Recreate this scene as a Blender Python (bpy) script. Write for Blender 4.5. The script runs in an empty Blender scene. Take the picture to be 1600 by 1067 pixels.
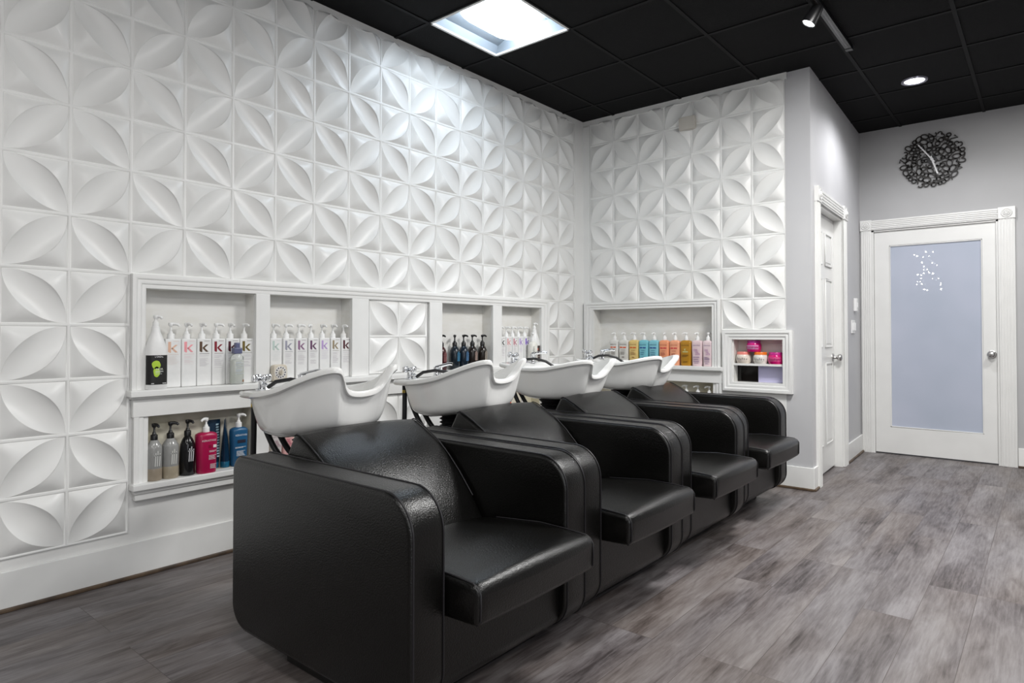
import bpy, bmesh, math, random
import numpy as np
from mathutils import Vector, Matrix
R = math.radians
rnd = random.Random(7)
scene = bpy.context.scene
COL = scene.collection

# ------------------------------------------------------------------ measured room
CAM = (3.166, -0.894, 1.094); YAW = -0.6947; PITCH = 0.0163; FPX = 1010.03; PCX = 798.47; PCY = 503.85
YB = 3.898; YF = 5.805; XC = 1.894; XD = 1.815; ZC = 2.958
CW = 0.23478; CH = 0.2307; Z0 = 0.2065; BX0 = 0.082; ZB = -0.0128
XR = 6.2; Y0 = -4.6

# ------------------------------------------------------------------ materials
def mat(name, col, rough=.5, metal=0., spec=.5, coat=0., emit=None, estr=0., trans=0., alpha=1., ior=1.45):
    m = bpy.data.materials.new(name); m.use_nodes = True
    b = m.node_tree.nodes['Principled BSDF']
    b.inputs['Base Color'].default_value = (*col, 1)
    b.inputs['Roughness'].default_value = rough
    b.inputs['Metallic'].default_value = metal
    b.inputs['Specular IOR Level'].default_value = spec
    b.inputs['Coat Weight'].default_value = coat
    b.inputs['Coat Roughness'].default_value = .12
    b.inputs['IOR'].default_value = ior
    b.inputs['Transmission Weight'].default_value = trans
    b.inputs['Alpha'].default_value = alpha
    if emit:
        b.inputs['Emission Color'].default_value = (*emit, 1)
        b.inputs['Emission Strength'].default_value = estr
    return m

def nodes(m):
    return m.node_tree.nodes, m.node_tree.links, m.node_tree.nodes['Principled BSDF']

def add_bump(m, scale, strength, dist=.002, kind='noise', detail=4, stretch=None):
    n, l, b = nodes(m)
    tc = n.new('ShaderNodeTexCoord'); mp = n.new('ShaderNodeMapping')
    l.new(tc.outputs['Object'], mp.inputs['Vector'])
    if stretch: mp.inputs['Scale'].default_value = stretch
    if kind == 'noise':
        t = n.new('ShaderNodeTexNoise'); t.inputs['Scale'].default_value = scale; t.inputs['Detail'].default_value = detail
        out = t.outputs['Fac']
    else:
        t = n.new('ShaderNodeTexVoronoi'); t.inputs['Scale'].default_value = scale; t.feature = 'F1'
        out = t.outputs['Distance']
    l.new(mp.outputs['Vector'], t.inputs['Vector'])
    bp = n.new('ShaderNodeBump'); bp.inputs['Strength'].default_value = strength; bp.inputs['Distance'].default_value = dist
    l.new(out, bp.inputs['Height']); l.new(bp.outputs['Normal'], b.inputs['Normal'])
    return t

def tint(m, c1, c2, scale, detail=3, stretch=None, lo=.35, hi=.65):
    n, l, b = nodes(m)
    tc = n.new('ShaderNodeTexCoord'); mp = n.new('ShaderNodeMapping')
    l.new(tc.outputs['Object'], mp.inputs['Vector'])
    if stretch: mp.inputs['Scale'].default_value = stretch
    t = n.new('ShaderNodeTexNoise'); t.inputs['Scale'].default_value = scale; t.inputs['Detail'].default_value = detail
    l.new(mp.outputs['Vector'], t.inputs['Vector'])
    cr = n.new('ShaderNodeValToRGB')
    cr.color_ramp.elements[0].position = lo; cr.color_ramp.elements[0].color = (*c1, 1)
    cr.color_ramp.elements[1].position = hi; cr.color_ramp.elements[1].color = (*c2, 1)
    l.new(t.outputs['Fac'], cr.inputs['Fac']); l.new(cr.outputs['Color'], b.inputs['Base Color'])

M_TILE = mat('white satin relief tile', (.80, .80, .785), .36)
tint(M_TILE, (.775, .775, .76), (.82, .82, .805), 3)
M_WHITE = mat('white painted wood', (.80, .80, .785), .38)
tint(M_WHITE, (.785, .785, .77), (.815, .815, .80), 8, 3); add_bump(M_WHITE, 240, .05, .001)
M_NICHE = mat('white recess paint', (.76, .75, .72), .5)
tint(M_NICHE, (.73, .72, .68), (.775, .77, .745), 7, 4, (1, 1, 3), .35, .6)
M_NICHE2 = mat('warm lit recess paint', (.68, .64, .52), .5)  # warm light of the lower recesses put into the paint colour
tint(M_NICHE2, (.60, .56, .43), (.74, .71, .62), 5, 4, None, .35, .62)
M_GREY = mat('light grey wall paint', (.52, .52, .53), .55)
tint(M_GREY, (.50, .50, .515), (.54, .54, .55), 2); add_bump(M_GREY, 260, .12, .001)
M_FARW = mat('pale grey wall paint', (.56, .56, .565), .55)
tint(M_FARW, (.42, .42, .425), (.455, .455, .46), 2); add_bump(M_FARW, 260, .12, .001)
M_DIM = mat('mid grey wall paint', (.27, .27, .28), .6)
tint(M_DIM, (.26, .26, .27), (.28, .28, .29), 2)
M_BROWN = mat('dark stained shoe moulding', (.075, .05, .035), .5)
tint(M_BROWN, (.05, .035, .025), (.12, .08, .05), 12)
M_CEIL = mat('black ceiling tile', (.006, .006, .0065), .85, spec=.2)
add_bump(M_CEIL, 170, .6, .004, detail=6)
M_TBAR = mat('black ceiling grid', (.0045, .0045, .005), .65, spec=.2)
add_bump(M_TBAR, 80, .1)
M_LEATHER = mat('black leather upholstery', (.0028, .0026, .0023), .275, spec=.50)
add_bump(M_LEATHER, 210, .55, .0022, detail=4)
M_SEAM = mat('black stitched piping', (.012, .011, .013), .42)
add_bump(M_SEAM, 500, .3, .001)
M_KICK = mat('black plinth laminate', (.008, .0075, .007), .4)
tint(M_KICK, (.006, .006, .006), (.011, .010, .009), 9)
M_PORC = mat('white glazed porcelain', (.80, .80, .785), .1, spec=.5, coat=.4)
tint(M_PORC, (.79, .79, .775), (.815, .815, .80), 4)
M_CHROME = mat('polished chrome', (.75, .76, .78), .12, 1.)
add_bump(M_CHROME, 30, .03)
M_NICKEL = mat('brushed nickel', (.55, .54, .53), .26, 1.)
add_bump(M_NICKEL, 200, .08)
M_RUBBER = mat('black rubber hose', (.012, .012, .013), .4)
add_bump(M_RUBBER, 300, .15)
M_BRASS = mat('brass fitting', (.55, .40, .08), .3, 1.)
tint(M_BRASS, (.5, .36, .06), (.6, .45, .12), 20)
M_DOOR = mat('white gloss door paint', (.76, .76, .75), .22)
tint(M_DOOR, (.745, .745, .73), (.775, .775, .76), 5, 3)
M_BLACK = mat('black plastic', (.010, .010, .011), .3)
add_bump(M_BLACK, 200, .05)
M_BLACKGL = mat('black glossy panel', (.006, .005, .005), .08)
tint(M_BLACKGL, (.004, .004, .004), (.014, .009, .007), 4)
M_LAV = mat('lavender panel', (.50, .48, .70), .35)
tint(M_LAV, (.44, .42, .64), (.55, .53, .74), 3)
M_PUMPW = mat('white pump plastic', (.80, .80, .79), .35)
tint(M_PUMPW, (.77, .77, .76), (.83, .83, .82), 20)
M_CLEAR = mat('clear plastic', (.93, .95, .93), .08, trans=.75, ior=1.3)
tint(M_CLEAR, (.90, .93, .90), (.95, .96, .95), 20)
M_CLOCK = mat('black cut metal', (.012, .009, .008), .45)
tint(M_CLOCK, (.010, .008, .007), (.018, .014, .011), 8)
M_HANDS = mat('white clock hands', (.85, .85, .86), .35)
M_PLATE = mat('white switch plastic', (.80, .80, .80), .3)
M_SENSOR = mat('beige wall box', (.56, .53, .48), .5)
tint(M_SENSOR, (.54, .51, .46), (.59, .56, .51), 6)
M_LENS = mat('lit diffuser', (.95, .97, 1.), .4, emit=(.78, .89, 1.), estr=15.)
M_PAN = mat('white troffer pan', (.20, .225, .25), .5)
tint(M_PAN, (.19, .215, .24), (.215, .24, .265), 4)
M_SPOT = mat('lit lamp face', (.95, .97, 1.), .4, emit=(.92, .95, 1.), estr=14.)
M_RING = mat('pale metal trim ring', (.45, .44, .52), .25, .6)

def frosted():
    m = mat('frosted blue grey glass', (.41, .45, .53), .25, spec=.3, coat=.7)
    n, l, b = nodes(m); b.inputs['Coat Roughness'].default_value = .0
    tc = n.new('ShaderNodeTexCoord'); t = n.new('ShaderNodeTexNoise'); t.inputs['Scale'].default_value = 1.6
    l.new(tc.outputs['Object'], t.inputs['Vector'])
    cr = n.new('ShaderNodeValToRGB')
    cr.color_ramp.elements[0].position = .3; cr.color_ramp.elements[0].color = (.37, .41, .49, 1)
    cr.color_ramp.elements[1].position = .7; cr.color_ramp.elements[1].color = (.43, .46, .55, 1)
    l.new(t.outputs['Fac'], cr.inputs['Fac']); l.new(cr.outputs['Color'], b.inputs['Base Color'])
    l.new(cr.outputs['Color'], b.inputs['Emission Color']); b.inputs['Emission Strength'].default_value = .09  # weak emission added to brighten the pane, which is no lamp
    return m
M_FROST = frosted()

def floor_mat():
    m = mat('grey brown wood plank', (.2, .18, .17), .42)
    n, l, b = nodes(m)
    tc = n.new('ShaderNodeTexCoord')
    sep = n.new('ShaderNodeSeparateXYZ'); l.new(tc.outputs['Object'], sep.inputs[0])
    cmb = n.new('ShaderNodeCombineXYZ'); l.new(sep.outputs['Y'], cmb.inputs['X']); l.new(sep.outputs['X'], cmb.inputs['Y'])
    br = n.new('ShaderNodeTexBrick'); l.new(cmb.outputs[0], br.inputs['Vector'])
    br.inputs['Scale'].default_value = 1; br.inputs['Brick Width'].default_value = 1.22; br.inputs['Row Height'].default_value = .172
    br.inputs['Mortar Size'].default_value = .0012; br.inputs['Mortar Smooth'].default_value = .3
    br.offset = .37; br.offset_frequency = 3
    br.inputs['Color1'].default_value = (0, 0, 0, 1); br.inputs['Color2'].default_value = (1, 1, 1, 1)
    br.inputs['Mortar'].default_value = (.5, .5, .5, 1)
    # per plank shift of the grain
    sc = n.new('ShaderNodeVectorMath'); sc.operation = 'SCALE'; sc.inputs['Scale'].default_value = 7.3
    l.new(br.outputs['Color'], sc.inputs[0])
    ad = n.new('ShaderNodeVectorMath'); ad.operation = 'ADD'
    l.new(tc.outputs['Object'], ad.inputs[0]); l.new(sc.outputs['Vector'], ad.inputs[1])
    def noise(stretch, scale, detail, dist=0.):
        mp = n.new('ShaderNodeMapping'); mp.inputs['Scale'].default_value = stretch
        l.new(ad.outputs['Vector'], mp.inputs['Vector'])
        t = n.new('ShaderNodeTexNoise'); t.inputs['Scale'].default_value = scale; t.inputs['Detail'].default_value = detail
        t.inputs['Roughness'].default_value = .62; t.inputs['Distortion'].default_value = dist
        l.new(mp.outputs['Vector'], t.inputs['Vector']); return t.outputs['Fac']
    big = noise((1, .20, 1), 6.0, 2, .5)
    mid = noise((1, .20, 1), 22, 8, .9)
    fine = noise((1, .06, 1), 120, 5, .1)
    hue = noise((1, .3, 1), 2.6, 2, .3)
    def mix(a, bb, f, op):
        mth = n.new('ShaderNodeMath'); mth.operation = op
        for i, v in enumerate((a, bb)):
            if isinstance(v, (int, float)): mth.inputs[i].default_value = v
            else: l.new(v, mth.inputs[i])
        return mth.outputs[0]
    sepc = n.new('ShaderNodeSeparateColor'); l.new(br.outputs['Color'], sepc.inputs[0])
    v = mix(big, .56, 0, 'MULTIPLY')
    v = mix(v, mix(mid, .42, 0, 'MULTIPLY'), 0, 'ADD')
    v = mix(v, mix(fine, .34, 0, 'MULTIPLY'), 0, 'ADD')
    v = mix(v, mix(sepc.outputs[0], .05, 0, 'MULTIPLY'), 0, 'ADD')
    def ramp(stops):
        cr = n.new('ShaderNodeValToRGB'); e = cr.color_ramp.elements
        e[0].position, e[0].color = stops[0][0], (*stops[0][1], 1); e[1].position, e[1].color = stops[-1][0], (*stops[-1][1], 1)
        for p_, c_ in stops[1:-1]: k = e.new(p_); k.color = (*c_, 1)
        l.new(v, cr.inputs['Fac']); return cr.outputs['Color']
    c1 = ramp(((.49, (.030, .022, .018)), (.59, (.085, .068, .062)), (.69, (.136, .116, .109)), (.86, (.215, .195, .187))))
    c2 = ramp(((.49, (.038, .031, .031)), (.59, (.093, .081, .083)), (.69, (.150, .137, .140)), (.86, (.23, .216, .22))))
    hm = n.new('ShaderNodeMix'); hm.data_type = 'RGBA'; hr = n.new('ShaderNodeMapRange'); hr.inputs['From Min'].default_value = .38; hr.inputs['From Max'].default_value = .62
    l.new(hue, hr.inputs['Value']); l.new(hr.outputs[0], hm.inputs['Factor']); l.new(c1, hm.inputs['A']); l.new(c2, hm.inputs['B'])
    mm = n.new('ShaderNodeMix'); mm.data_type = 'RGBA'; mm.blend_type = 'MULTIPLY'
    l.new(hm.outputs['Result'], mm.inputs['A']); mm.inputs['B'].default_value = (.45, .4, .38, 1); l.new(br.outputs['Fac'], mm.inputs['Factor'])
    l.new(mm.outputs['Result'], b.inputs['Base Color'])
    rr = n.new('ShaderNodeMapRange'); rr.inputs['To Min'].default_value = .50; rr.inputs['To Max'].default_value = .36
    l.new(fine, rr.inputs['Value']); l.new(rr.outputs[0], b.inputs['Roughness'])
    bp = n.new('ShaderNodeBump'); bp.inputs['Strength'].default_value = .25; bp.inputs['Distance'].default_value = .002
    l.new(fine, bp.inputs['Height']); l.new(bp.outputs['Normal'], b.inputs['Normal'])
    return m
M_FLOOR = floor_mat()

_pl = {}
def plastic(col, rough=.3, name=None, **k):
    key = (tuple(round(c, 3) for c in col), rough, tuple(k.items()))
    if key not in _pl:
        m = mat(name or 'coloured plastic', col, rough, **k)
        tint(m, tuple(c * .95 for c in col), tuple(min(1, c * 1.05) for c in col), 25)
        _pl[key] = m
    return _pl[key]
def ink(col): return plastic(col, .5, 'printing ink')

# ------------------------------------------------------------------ mesh builder
_txt = {}
def text_geo(s, bold=0.):
    key = s if not bold else s + '#b'
    if key not in _txt:
        cu = bpy.data.curves.new('lettering', 'FONT'); cu.body = s; cu.align_x = 'CENTER'; cu.align_y = 'CENTER'; cu.resolution_u = 3; cu.offset = bold
        o = bpy.data.objects.new('lettering', cu); COL.objects.link(o)
        dg = bpy.context.evaluated_depsgraph_get(); dg.update()
        me = bpy.data.meshes.new_from_object(o.evaluated_get(dg))
        vs = [tuple(v.co) for v in me.vertices]; fs = [tuple(p.vertices) for p in me.polygons]
        bpy.data.objects.remove(o); bpy.data.curves.remove(cu); bpy.data.meshes.remove(me)
        _txt[key] = (vs, fs)
    return _txt[key]

class MB:
    def __init__(s): s.v = []; s.f = []; s.m = []; s.mats = []; s.sm = []
    def mi(s, m):
        if m not in s.mats: s.mats.append(m)
        return s.mats.index(m)
    def add(s, vs, fs, m, smooth=False):
        o = len(s.v); i = s.mi(m); s.v += [tuple(v) for v in vs]
        for f in fs: s.f.append(tuple(o + k for k in f)); s.m.append(i); s.sm.append(smooth)
        return s
    def box(s, x0, x1, y0, y1, z0, z1, m):
        v = [(x0, y0, z0), (x1, y0, z0), (x1, y1, z0), (x0, y1, z0), (x0, y0, z1), (x1, y0, z1), (x1, y1, z1), (x0, y1, z1)]
        return s.add(v, [(0, 3, 2, 1), (4, 5, 6, 7), (0, 1, 5, 4), (1, 2, 6, 5), (2, 3, 7, 6), (3, 0, 4, 7)], m)
    def rings(s, rings, m, smooth=True, cap0=True, cap1=True, closed=True):
        n = len(rings[0]); vs = [p for r in rings for p in r]; fs = []
        for i in range(len(rings) - 1):
            for j in range(n if closed else n - 1):
                a, b = i * n + j, i * n + (j + 1) % n
                fs.append((a, b, b + n, a + n))
        s.add(vs, fs, m, smooth)
        if cap0: s.add(rings[0], [tuple(range(n - 1, -1, -1))], m, False)
        if cap1: s.add(rings[-1], [tuple(range(n))], m, False)
        return s
    def loft(s, secs, m, n=28, cx=0, cy=0, smooth=True, caps=True):
        # secs: (z, rx, ry, exponent[, dx, dy]); superellipse sections
        rs = []
        for q in secs:
            z, rx, ry, e = q[:4]; dx = q[4] if len(q) > 4 else 0; dy = q[5] if len(q) > 5 else 0
            r = []
            for k in range(n):
                a = 2 * math.pi * (k + .5) / n; c, si = math.cos(a), math.sin(a)
                r.append((cx + dx + rx * math.copysign(abs(c) ** (2 / e), c), cy + dy + ry * math.copysign(abs(si) ** (2 / e), si), z))
            rs.append(r)
        return s.rings(rs, m, smooth, caps, caps)
    def tube(s, pts, r, m, n=10, caps=True):
        pts = [Vector(p) for p in pts]; rs = []; up = None
        for i, p in enumerate(pts):
            d = (pts[min(i + 1, len(pts) - 1)] - pts[max(i - 1, 0)]).normalized()
            if up is None:
                up = d.orthogonal().normalized()
            else:
                up = (up - d * up.dot(d)).normalized()
            w = d.cross(up); rr = r[i] if isinstance(r, (list, tuple)) else r
            rs.append([tuple(p + (up * math.cos(2 * math.pi * k / n) + w * math.sin(2 * math.pi * k / n)) * rr) for k in range(n)])
        return s.rings(rs, m, True, caps, caps)
    def prism(s, poly, y0, y1, m, smooth_sides=False):
        # poly: (x,z) outline extruded along y
        n = len(poly); a = [(x, y0, z) for x, z in poly]; b = [(x, y1, z) for x, z in poly]
        s.add(a + b, [(i, (i + 1) % n, n + (i + 1) % n, n + i) for i in range(n)], m, smooth_sides)
        s.add(a, [tuple(range(n - 1, -1, -1))], m); s.add(b, [tuple(range(n))], m); return s
    def text(s, t, cx, y, cz, size, m, width=None, rot=0.):
        vs, fs = text_geo(t)
        if not vs: return s
        w = max(v[0] for v in vs) - min(v[0] for v in vs); k = size
        kx = k if width is None else width / w
        c, sn = math.cos(rot), math.sin(rot)
        return s.add([(cx + c * v[0] * kx - sn * v[1] * k, y, cz + sn * v[0] * kx + c * v[1] * k) for v in vs], fs, m)
    def quad(s, x0, x1, z0, z1, y, m):
        return s.add([(x0, y, z0), (x1, y, z0), (x1, y, z1), (x0, y, z1)], [(0, 1, 2, 3)], m)
    def build(s, name, parent=None, bevel=0, seg=2, fix=True, weld=False):
        me = bpy.data.meshes.new(name); me.from_pydata(s.v, [], s.f)
        for m in s.mats: me.materials.append(m)
        me.polygons.foreach_set('material_index', s.m); me.polygons.foreach_set('use_smooth', s.sm)
        if fix or weld:
            bm = bmesh.new(); bm.from_mesh(me)
            bmesh.ops.remove_doubles(bm, verts=bm.verts, dist=1e-6)
            if fix: bmesh.ops.recalc_face_normals(bm, faces=bm.faces)
            bm.to_mesh(me); bm.free()
        me.update()
        o = bpy.data.objects.new(name, me); COL.objects.link(o); o.parent = parent
        if bevel:
            b = o.modifiers.new('bevel', 'BEVEL'); b.width = bevel; b.segments = seg; b.limit_method = 'ANGLE'; b.angle_limit = R(40)
            b.harden_normals = False
            for p in me.polygons: p.use_smooth = True
            wn = o.modifiers.new('wn', 'WEIGHTED_NORMAL'); wn.keep_sharp = False
        else:
            try: me.set_sharp_from_angle(angle=R(50))
            except Exception: pass
        return o

def tag(o, label=None, cat=None, group=None, kind=None):
    if label: o['label'] = label
    if cat: o['category'] = cat
    if group: o['group'] = group
    if kind: o['kind'] = kind
    return o
def thing(name, label, cat, loc=(0, 0, 0), rz=0., group=None):
    o = bpy.data.objects.new(name, None); COL.objects.link(o); o.empty_display_size = .1
    o.location = loc; o.rotation_euler = (0, 0, rz)
    return tag(o, label, cat, group)
def struct(o, label=None): return tag(o, label, None, None, 'structure')
def frame(name, loc, rz):
    o = bpy.data.objects.new(name, None); COL.objects.link(o); o.location = loc; o.rotation_euler = (0, 0, rz); o.empty_display_size = .1
    return o
# wall frames: local x runs along the wall, local -y points into the room
LW = ((0, 0, 0), R(90)); BW = ((0, YB, 0), 0.); FW = ((0, YF, 0), 0.)
CLR = math.atan2(YF - YB, XD - XC); CLW = ((XC, YB, 0), CLR); CLEN = math.hypot(YF - YB, XD - XC)

def wall_with_holes(mb, u0, u1, z0, z1, holes, m):
    us = sorted({u0, u1, *[h[0] for h in holes], *[h[1] for h in holes]}); zs = sorted({z0, z1, *[h[2] for h in holes], *[h[3] for h in holes]})
    for a, b in zip(us, us[1:]):
        for c, d in zip(zs, zs[1:]):
            um, zm = (a + b) / 2, (c + d) / 2
            if any(h[0] < um < h[1] and h[2] < zm < h[3] for h in holes): continue
            mb.quad(a, b, c, d, 0, m)

# ------------------------------------------------------------------ relief tile cell
def cell_geo(na=20, nl=10, nc=6, mg=.032):
    """one petal cell on the unit square, petal from (0,0) to (1,1) inside a raised seam rib; returns verts (u,v,h) and quads"""
    V = []; F = []
    def corner(u, v):   # rise of the corner ground near (0,1)
        a = max(u, 0); b = max(1 - v, 0)
        if a <= 1e-9 or b <= 1e-9: return 0.
        m = (a * b) / (a ** 3 + b ** 3) ** (1 / 3) / .2325
        return 1 - (1 - min(m, 1)) ** 1.5
    rim = corner(1 - math.cos(R(45)), math.sin(R(45)))
    phis = [R(90) * i / na for i in range(na + 1)]
    for i, p in enumerate(phis):
        A = (1 - math.cos(p), math.sin(p)); B = (math.sin(p), 1 - math.cos(p))   # mirrored arcs
        h = corner(*A) / rim
        for j in range(nl + 1):
            t = .5 - .5 * math.cos(math.pi * j / nl)
            u = A[0] * (1 - t) + B[0] * t; v = A[1] * (1 - t) + B[1] * t
            tt = abs(2 * t - 1); V.append((u, v, h * (.06 + .86 * tt ** 2.)))
    w = nl + 1
    for i in range(na):
        for j in range(nl): F.append((i * w + j, (i + 1) * w + j, (i + 1) * w + j + 1, i * w + j + 1))
    for mir in (0, 1):
        o = len(V)
        for i, p in enumerate(phis):
            A = (1 - math.cos(p), math.sin(p))
            E = (0, math.tan(p)) if p <= R(45) + 1e-6 else (1 - math.tan(R(90) - p), 1)
            for j in range(nc + 1):
                t = j / nc; u = A[0] * (1 - t) + E[0] * t; v = A[1] * (1 - t) + E[1] * t
                h = corner(u, v) / rim
                V.append((u, v, h) if not mir else (v, u, h))
        w = nc + 1
        for i in range(na):
            for j in range(nc):
                q = (o + i * w + j, o + i * w + j + 1, o + (i + 1) * w + j + 1, o + (i + 1) * w + j)
                F.append(q if not mir else q[::-1])
    V = [(mg + (1 - 2 * mg) * u, mg + (1 - 2 * mg) * v, h) for u, v, h in V]
    o = len(V)
    for d, h in ((0, .16), (.020, .16), (.027, .03), (mg, 0)):
        V += [(d, d, h), (1 - d, d, h), (1 - d, 1 - d, h), (d, 1 - d, h)]
    for k in range(3):
        for q in range(4):
            a, c = o + 4 * k + q, o + 4 * k + (q + 1) % 4; F.append((a + 4, a, c, c + 4))
    return np.array(V), np.array(F)
CV, CF = cell_geo()
RELIEF = .027
def relief(cells, m, name, parent, zclip=99.):
    """cells: (u0, z0, w, h, flip)"""
    vs = []; fs = []; off = 0
    for u0, z0, w, h, flip in cells:
        u = CV[:, 0]; v = CV[:, 1]
        uu = 1 - u if flip else u
        X = u0 + uu * w; Z = np.minimum(z0 + v * h, zclip); Y = -(.004 + RELIEF * CV[:, 2])
        vs.append(np.stack([X, Y, Z], 1)); f = CF + off
        fs.append(f[:, ::-1] if not flip else f); off += len(CV)
    vs = np.concatenate(vs); fs = np.concatenate(fs)
    me = bpy.data.meshes.new(name)
    me.vertices.add(len(vs)); me.vertices.foreach_set('co', vs.ravel())
    me.loops.add(fs.size); me.loops.foreach_set('vertex_index', fs.ravel().astype(np.int32))
    me.polygons.add(len(fs)); me.polygons.foreach_set('loop_start', np.arange(0, fs.size, 4, dtype=np.int32))
    me.polygons.foreach_set('use_smooth', np.ones(len(fs), bool))
    me.update(calc_edges=True); me.validate()
    me.materials.append(m)
    o = bpy.data.objects.new(name, me); COL.objects.link(o); o.parent = parent
    return o

# ================================================================== SETTING
ZT = 2.915
# floor
fl = MB(); fl.add([(-.2, Y0, 0), (XR, Y0, 0), (XR, YF + .2, 0), (-.2, YF + .2, 0)], [(0, 1, 2, 3)], M_FLOOR)
struct(fl.build('floor'), 'grey brown wood plank floor')
# ceiling with a black T-bar grid, hole for the troffer
gx, gy, gs = .3212, 2.9697, .61
hx0, hx1, hy0, hy1 = gx, gx + gs, gy - 2 * gs + .0, gy - gs
ce = MB()
xs = sorted([-.1, hx0 + .012, hx1 - .012, XR]); ys = sorted([Y0, hy0 + .012, hy1 - .012, YF + .1])
for i in range(3):
    for j in range(3):
        if i == 1 and j == 1: continue
        ce.add([(xs[i], ys[j], ZC), (xs[i], ys[j + 1], ZC), (xs[i + 1], ys[j + 1], ZC), (xs[i + 1], ys[j], ZC)], [(0, 1, 2, 3)], M_CEIL)
ceil = struct(ce.build('ceiling'), 'black suspended tile ceiling')
tb = MB()
k = gx - gs * 2
while k < XR:
    if k > 0: tb.box(k - .011, k + .011, Y0, YF, ZC - .006, ZC + .002, M_TBAR)
    k += gs
k = gy - gs * 13
while k < YF:
    if k > Y0: tb.box(0, XR, k - .011, k + .011, ZC - .0055, ZC + .002, M_TBAR)
    k += gs
tb.build('ceiling_grid', ceil)

# ---- left wall
UP = [(.297, .824), (.903, 1.422), (2.156, 2.672), (2.773, 3.264)]
LO = [(.312, .812), (.903, 1.422), (2.156, 2.672), (2.78, 3.264)]
ZU = (.838, 1.296); ZL = (.42, .716)
holesL = [(a, b, *ZU) for a, b in UP] + [(a, b, *ZL) for a, b in LO]
wl = MB(); wall_with_holes(wl, Y0, YB + .15, 0, ZC + .02, holesL, M_WHITE)
wall_left = wl.build('wall_left', fix=False); wall_left.location, wall_left.rotation_euler[2] = LW
struct(wall_left, 'white wall covered in petal relief tiles')
cells = []
for c in range(-14, 16):
    for r in range(0, 12):
        if r < 5 and 1 <= c <= 13: continue
        cells.append((c * CW, Z0 + r * CH, CW, CH, (c + r) % 2 != 0))
cu0 = 1.793 - CW
for zz in (1.075 - CH + .004, .262):      # tile squares set between the recesses
    for i in (0, 1):
        for j in (0, 1): cells.append((cu0 + i * CW, zz + j * .2245, CW, .2245, (i + j) % 2 != 0))
relief(cells, M_TILE, 'relief_tiles', wall_left, ZT)
b = MB()
b.box(Y0, YB, -.012, 0, ZT - .004, ZC, M_WHITE)
b.box(YB - .142 + .0, YB, -.014, 0, .16, ZT, M_TILE)
b.build('edge_board', wall_left)

# ---- back wall (end of the alcove)
hB = [(.12, 1.184, *ZU), (.12, 1.19, *ZL), (1.346, 1.703, .73, 1.046)]
wb = MB(); wall_with_holes(wb, -.1, XC, 0, ZC + .02, hB, M_GREY)
wall_back = wb.build('wall_back', fix=False); wall_back.location = BW[0]
struct(wall_back, 'short end wall with petal relief tiles')
cells = []
for c in range(7):
    for r in range(4, 12):
        if r < 5 and c < 5: continue
        cells.append((BX0 + c * CW, Z0 + ZB + r * CH, CW, CH, (c + r) % 2 != 0))
relief(cells, M_TILE, 'relief_tiles', wall_back, ZT)
b = MB(); ww = MB(); wall_with_holes(ww, 0, 1.725, .02, ZC, hB, M_TILE)
ww.v = [(x, -.003, z) for x, y, z in ww.v]
ww.build('white_backing', wall_back, fix=False)
b.box(0, 1.74, -.012, 0, ZT - .004, ZC, M_WHITE); b.box(.0, .08, -.012, 0, .16, ZT, M_TILE)
b.build('edge_board', wall_back)

# ---- closet wall (slightly skewed), door opening
DO0, DO1, DOZ = .205, 1.03, 2.035
wc = MB(); wall_with_holes(wc, 0, CLEN, 0, ZC + .02, [(DO0, DO1, 0, DOZ)], M_GREY)
wall_closet = wc.build('wall_closet', fix=False); wall_closet.location, wall_closet.rotation_euler[2] = CLW
struct(wall_closet, 'grey wall beside the alcove with a panelled door')
# ---- far wall, door opening
FX0, FX1, FZ = 1.912, 2.850, 2.04
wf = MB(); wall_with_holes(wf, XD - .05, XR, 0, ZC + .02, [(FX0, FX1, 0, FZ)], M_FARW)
wall_far = wf.build('wall_far', fix=False); wall_far.location = FW[0]
struct(wall_far, 'pale grey far wall with a glazed door')
b = MB(); b.add([(XR, Y0, 0), (XR, YF, 0), (XR, YF, ZC), (XR, Y0, ZC)], [(0, 3, 2, 1)], M_DIM)
struct(b.build('wall_right', fix=False), 'plain grey side wall')
b = MB(); b.add([(0, Y0, 0), (XR, Y0, 0), (XR, Y0, ZC), (0, Y0, ZC)], [(0, 3, 2, 1)], M_DIM)
struct(b.build('wall_front', fix=False), 'plain grey wall opposite the glazed door')

# ---- baseboards
def baseboard(name, u0, u1, W, h=.158, t=.014, shoe=True):
    b = MB(); b.box(u0, u1, -t, 0, .012, h, M_WHITE)
    o = b.build(name, None, .003); o.location = W[0]; o.rotation_euler[2] = W[1]; struct(o, 'white baseboard')
    if shoe:
        s = MB(); s.box(u0, u1, -t - .012, 0, 0, .016, M_BROWN); s.build('shoe_moulding', o, .004)
    return o
baseboard('baseboard_left', Y0, YB, LW)
baseboard('baseboard_back', 0, XC + .014, BW)
baseboard('baseboard_closet', -.014, DO0 - .10, CLW)
baseboard('baseboard_closet_end', DO1 + .15, CLEN, CLW)
baseboard('baseboard_far', FX1 + .11, XR, FW)

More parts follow.
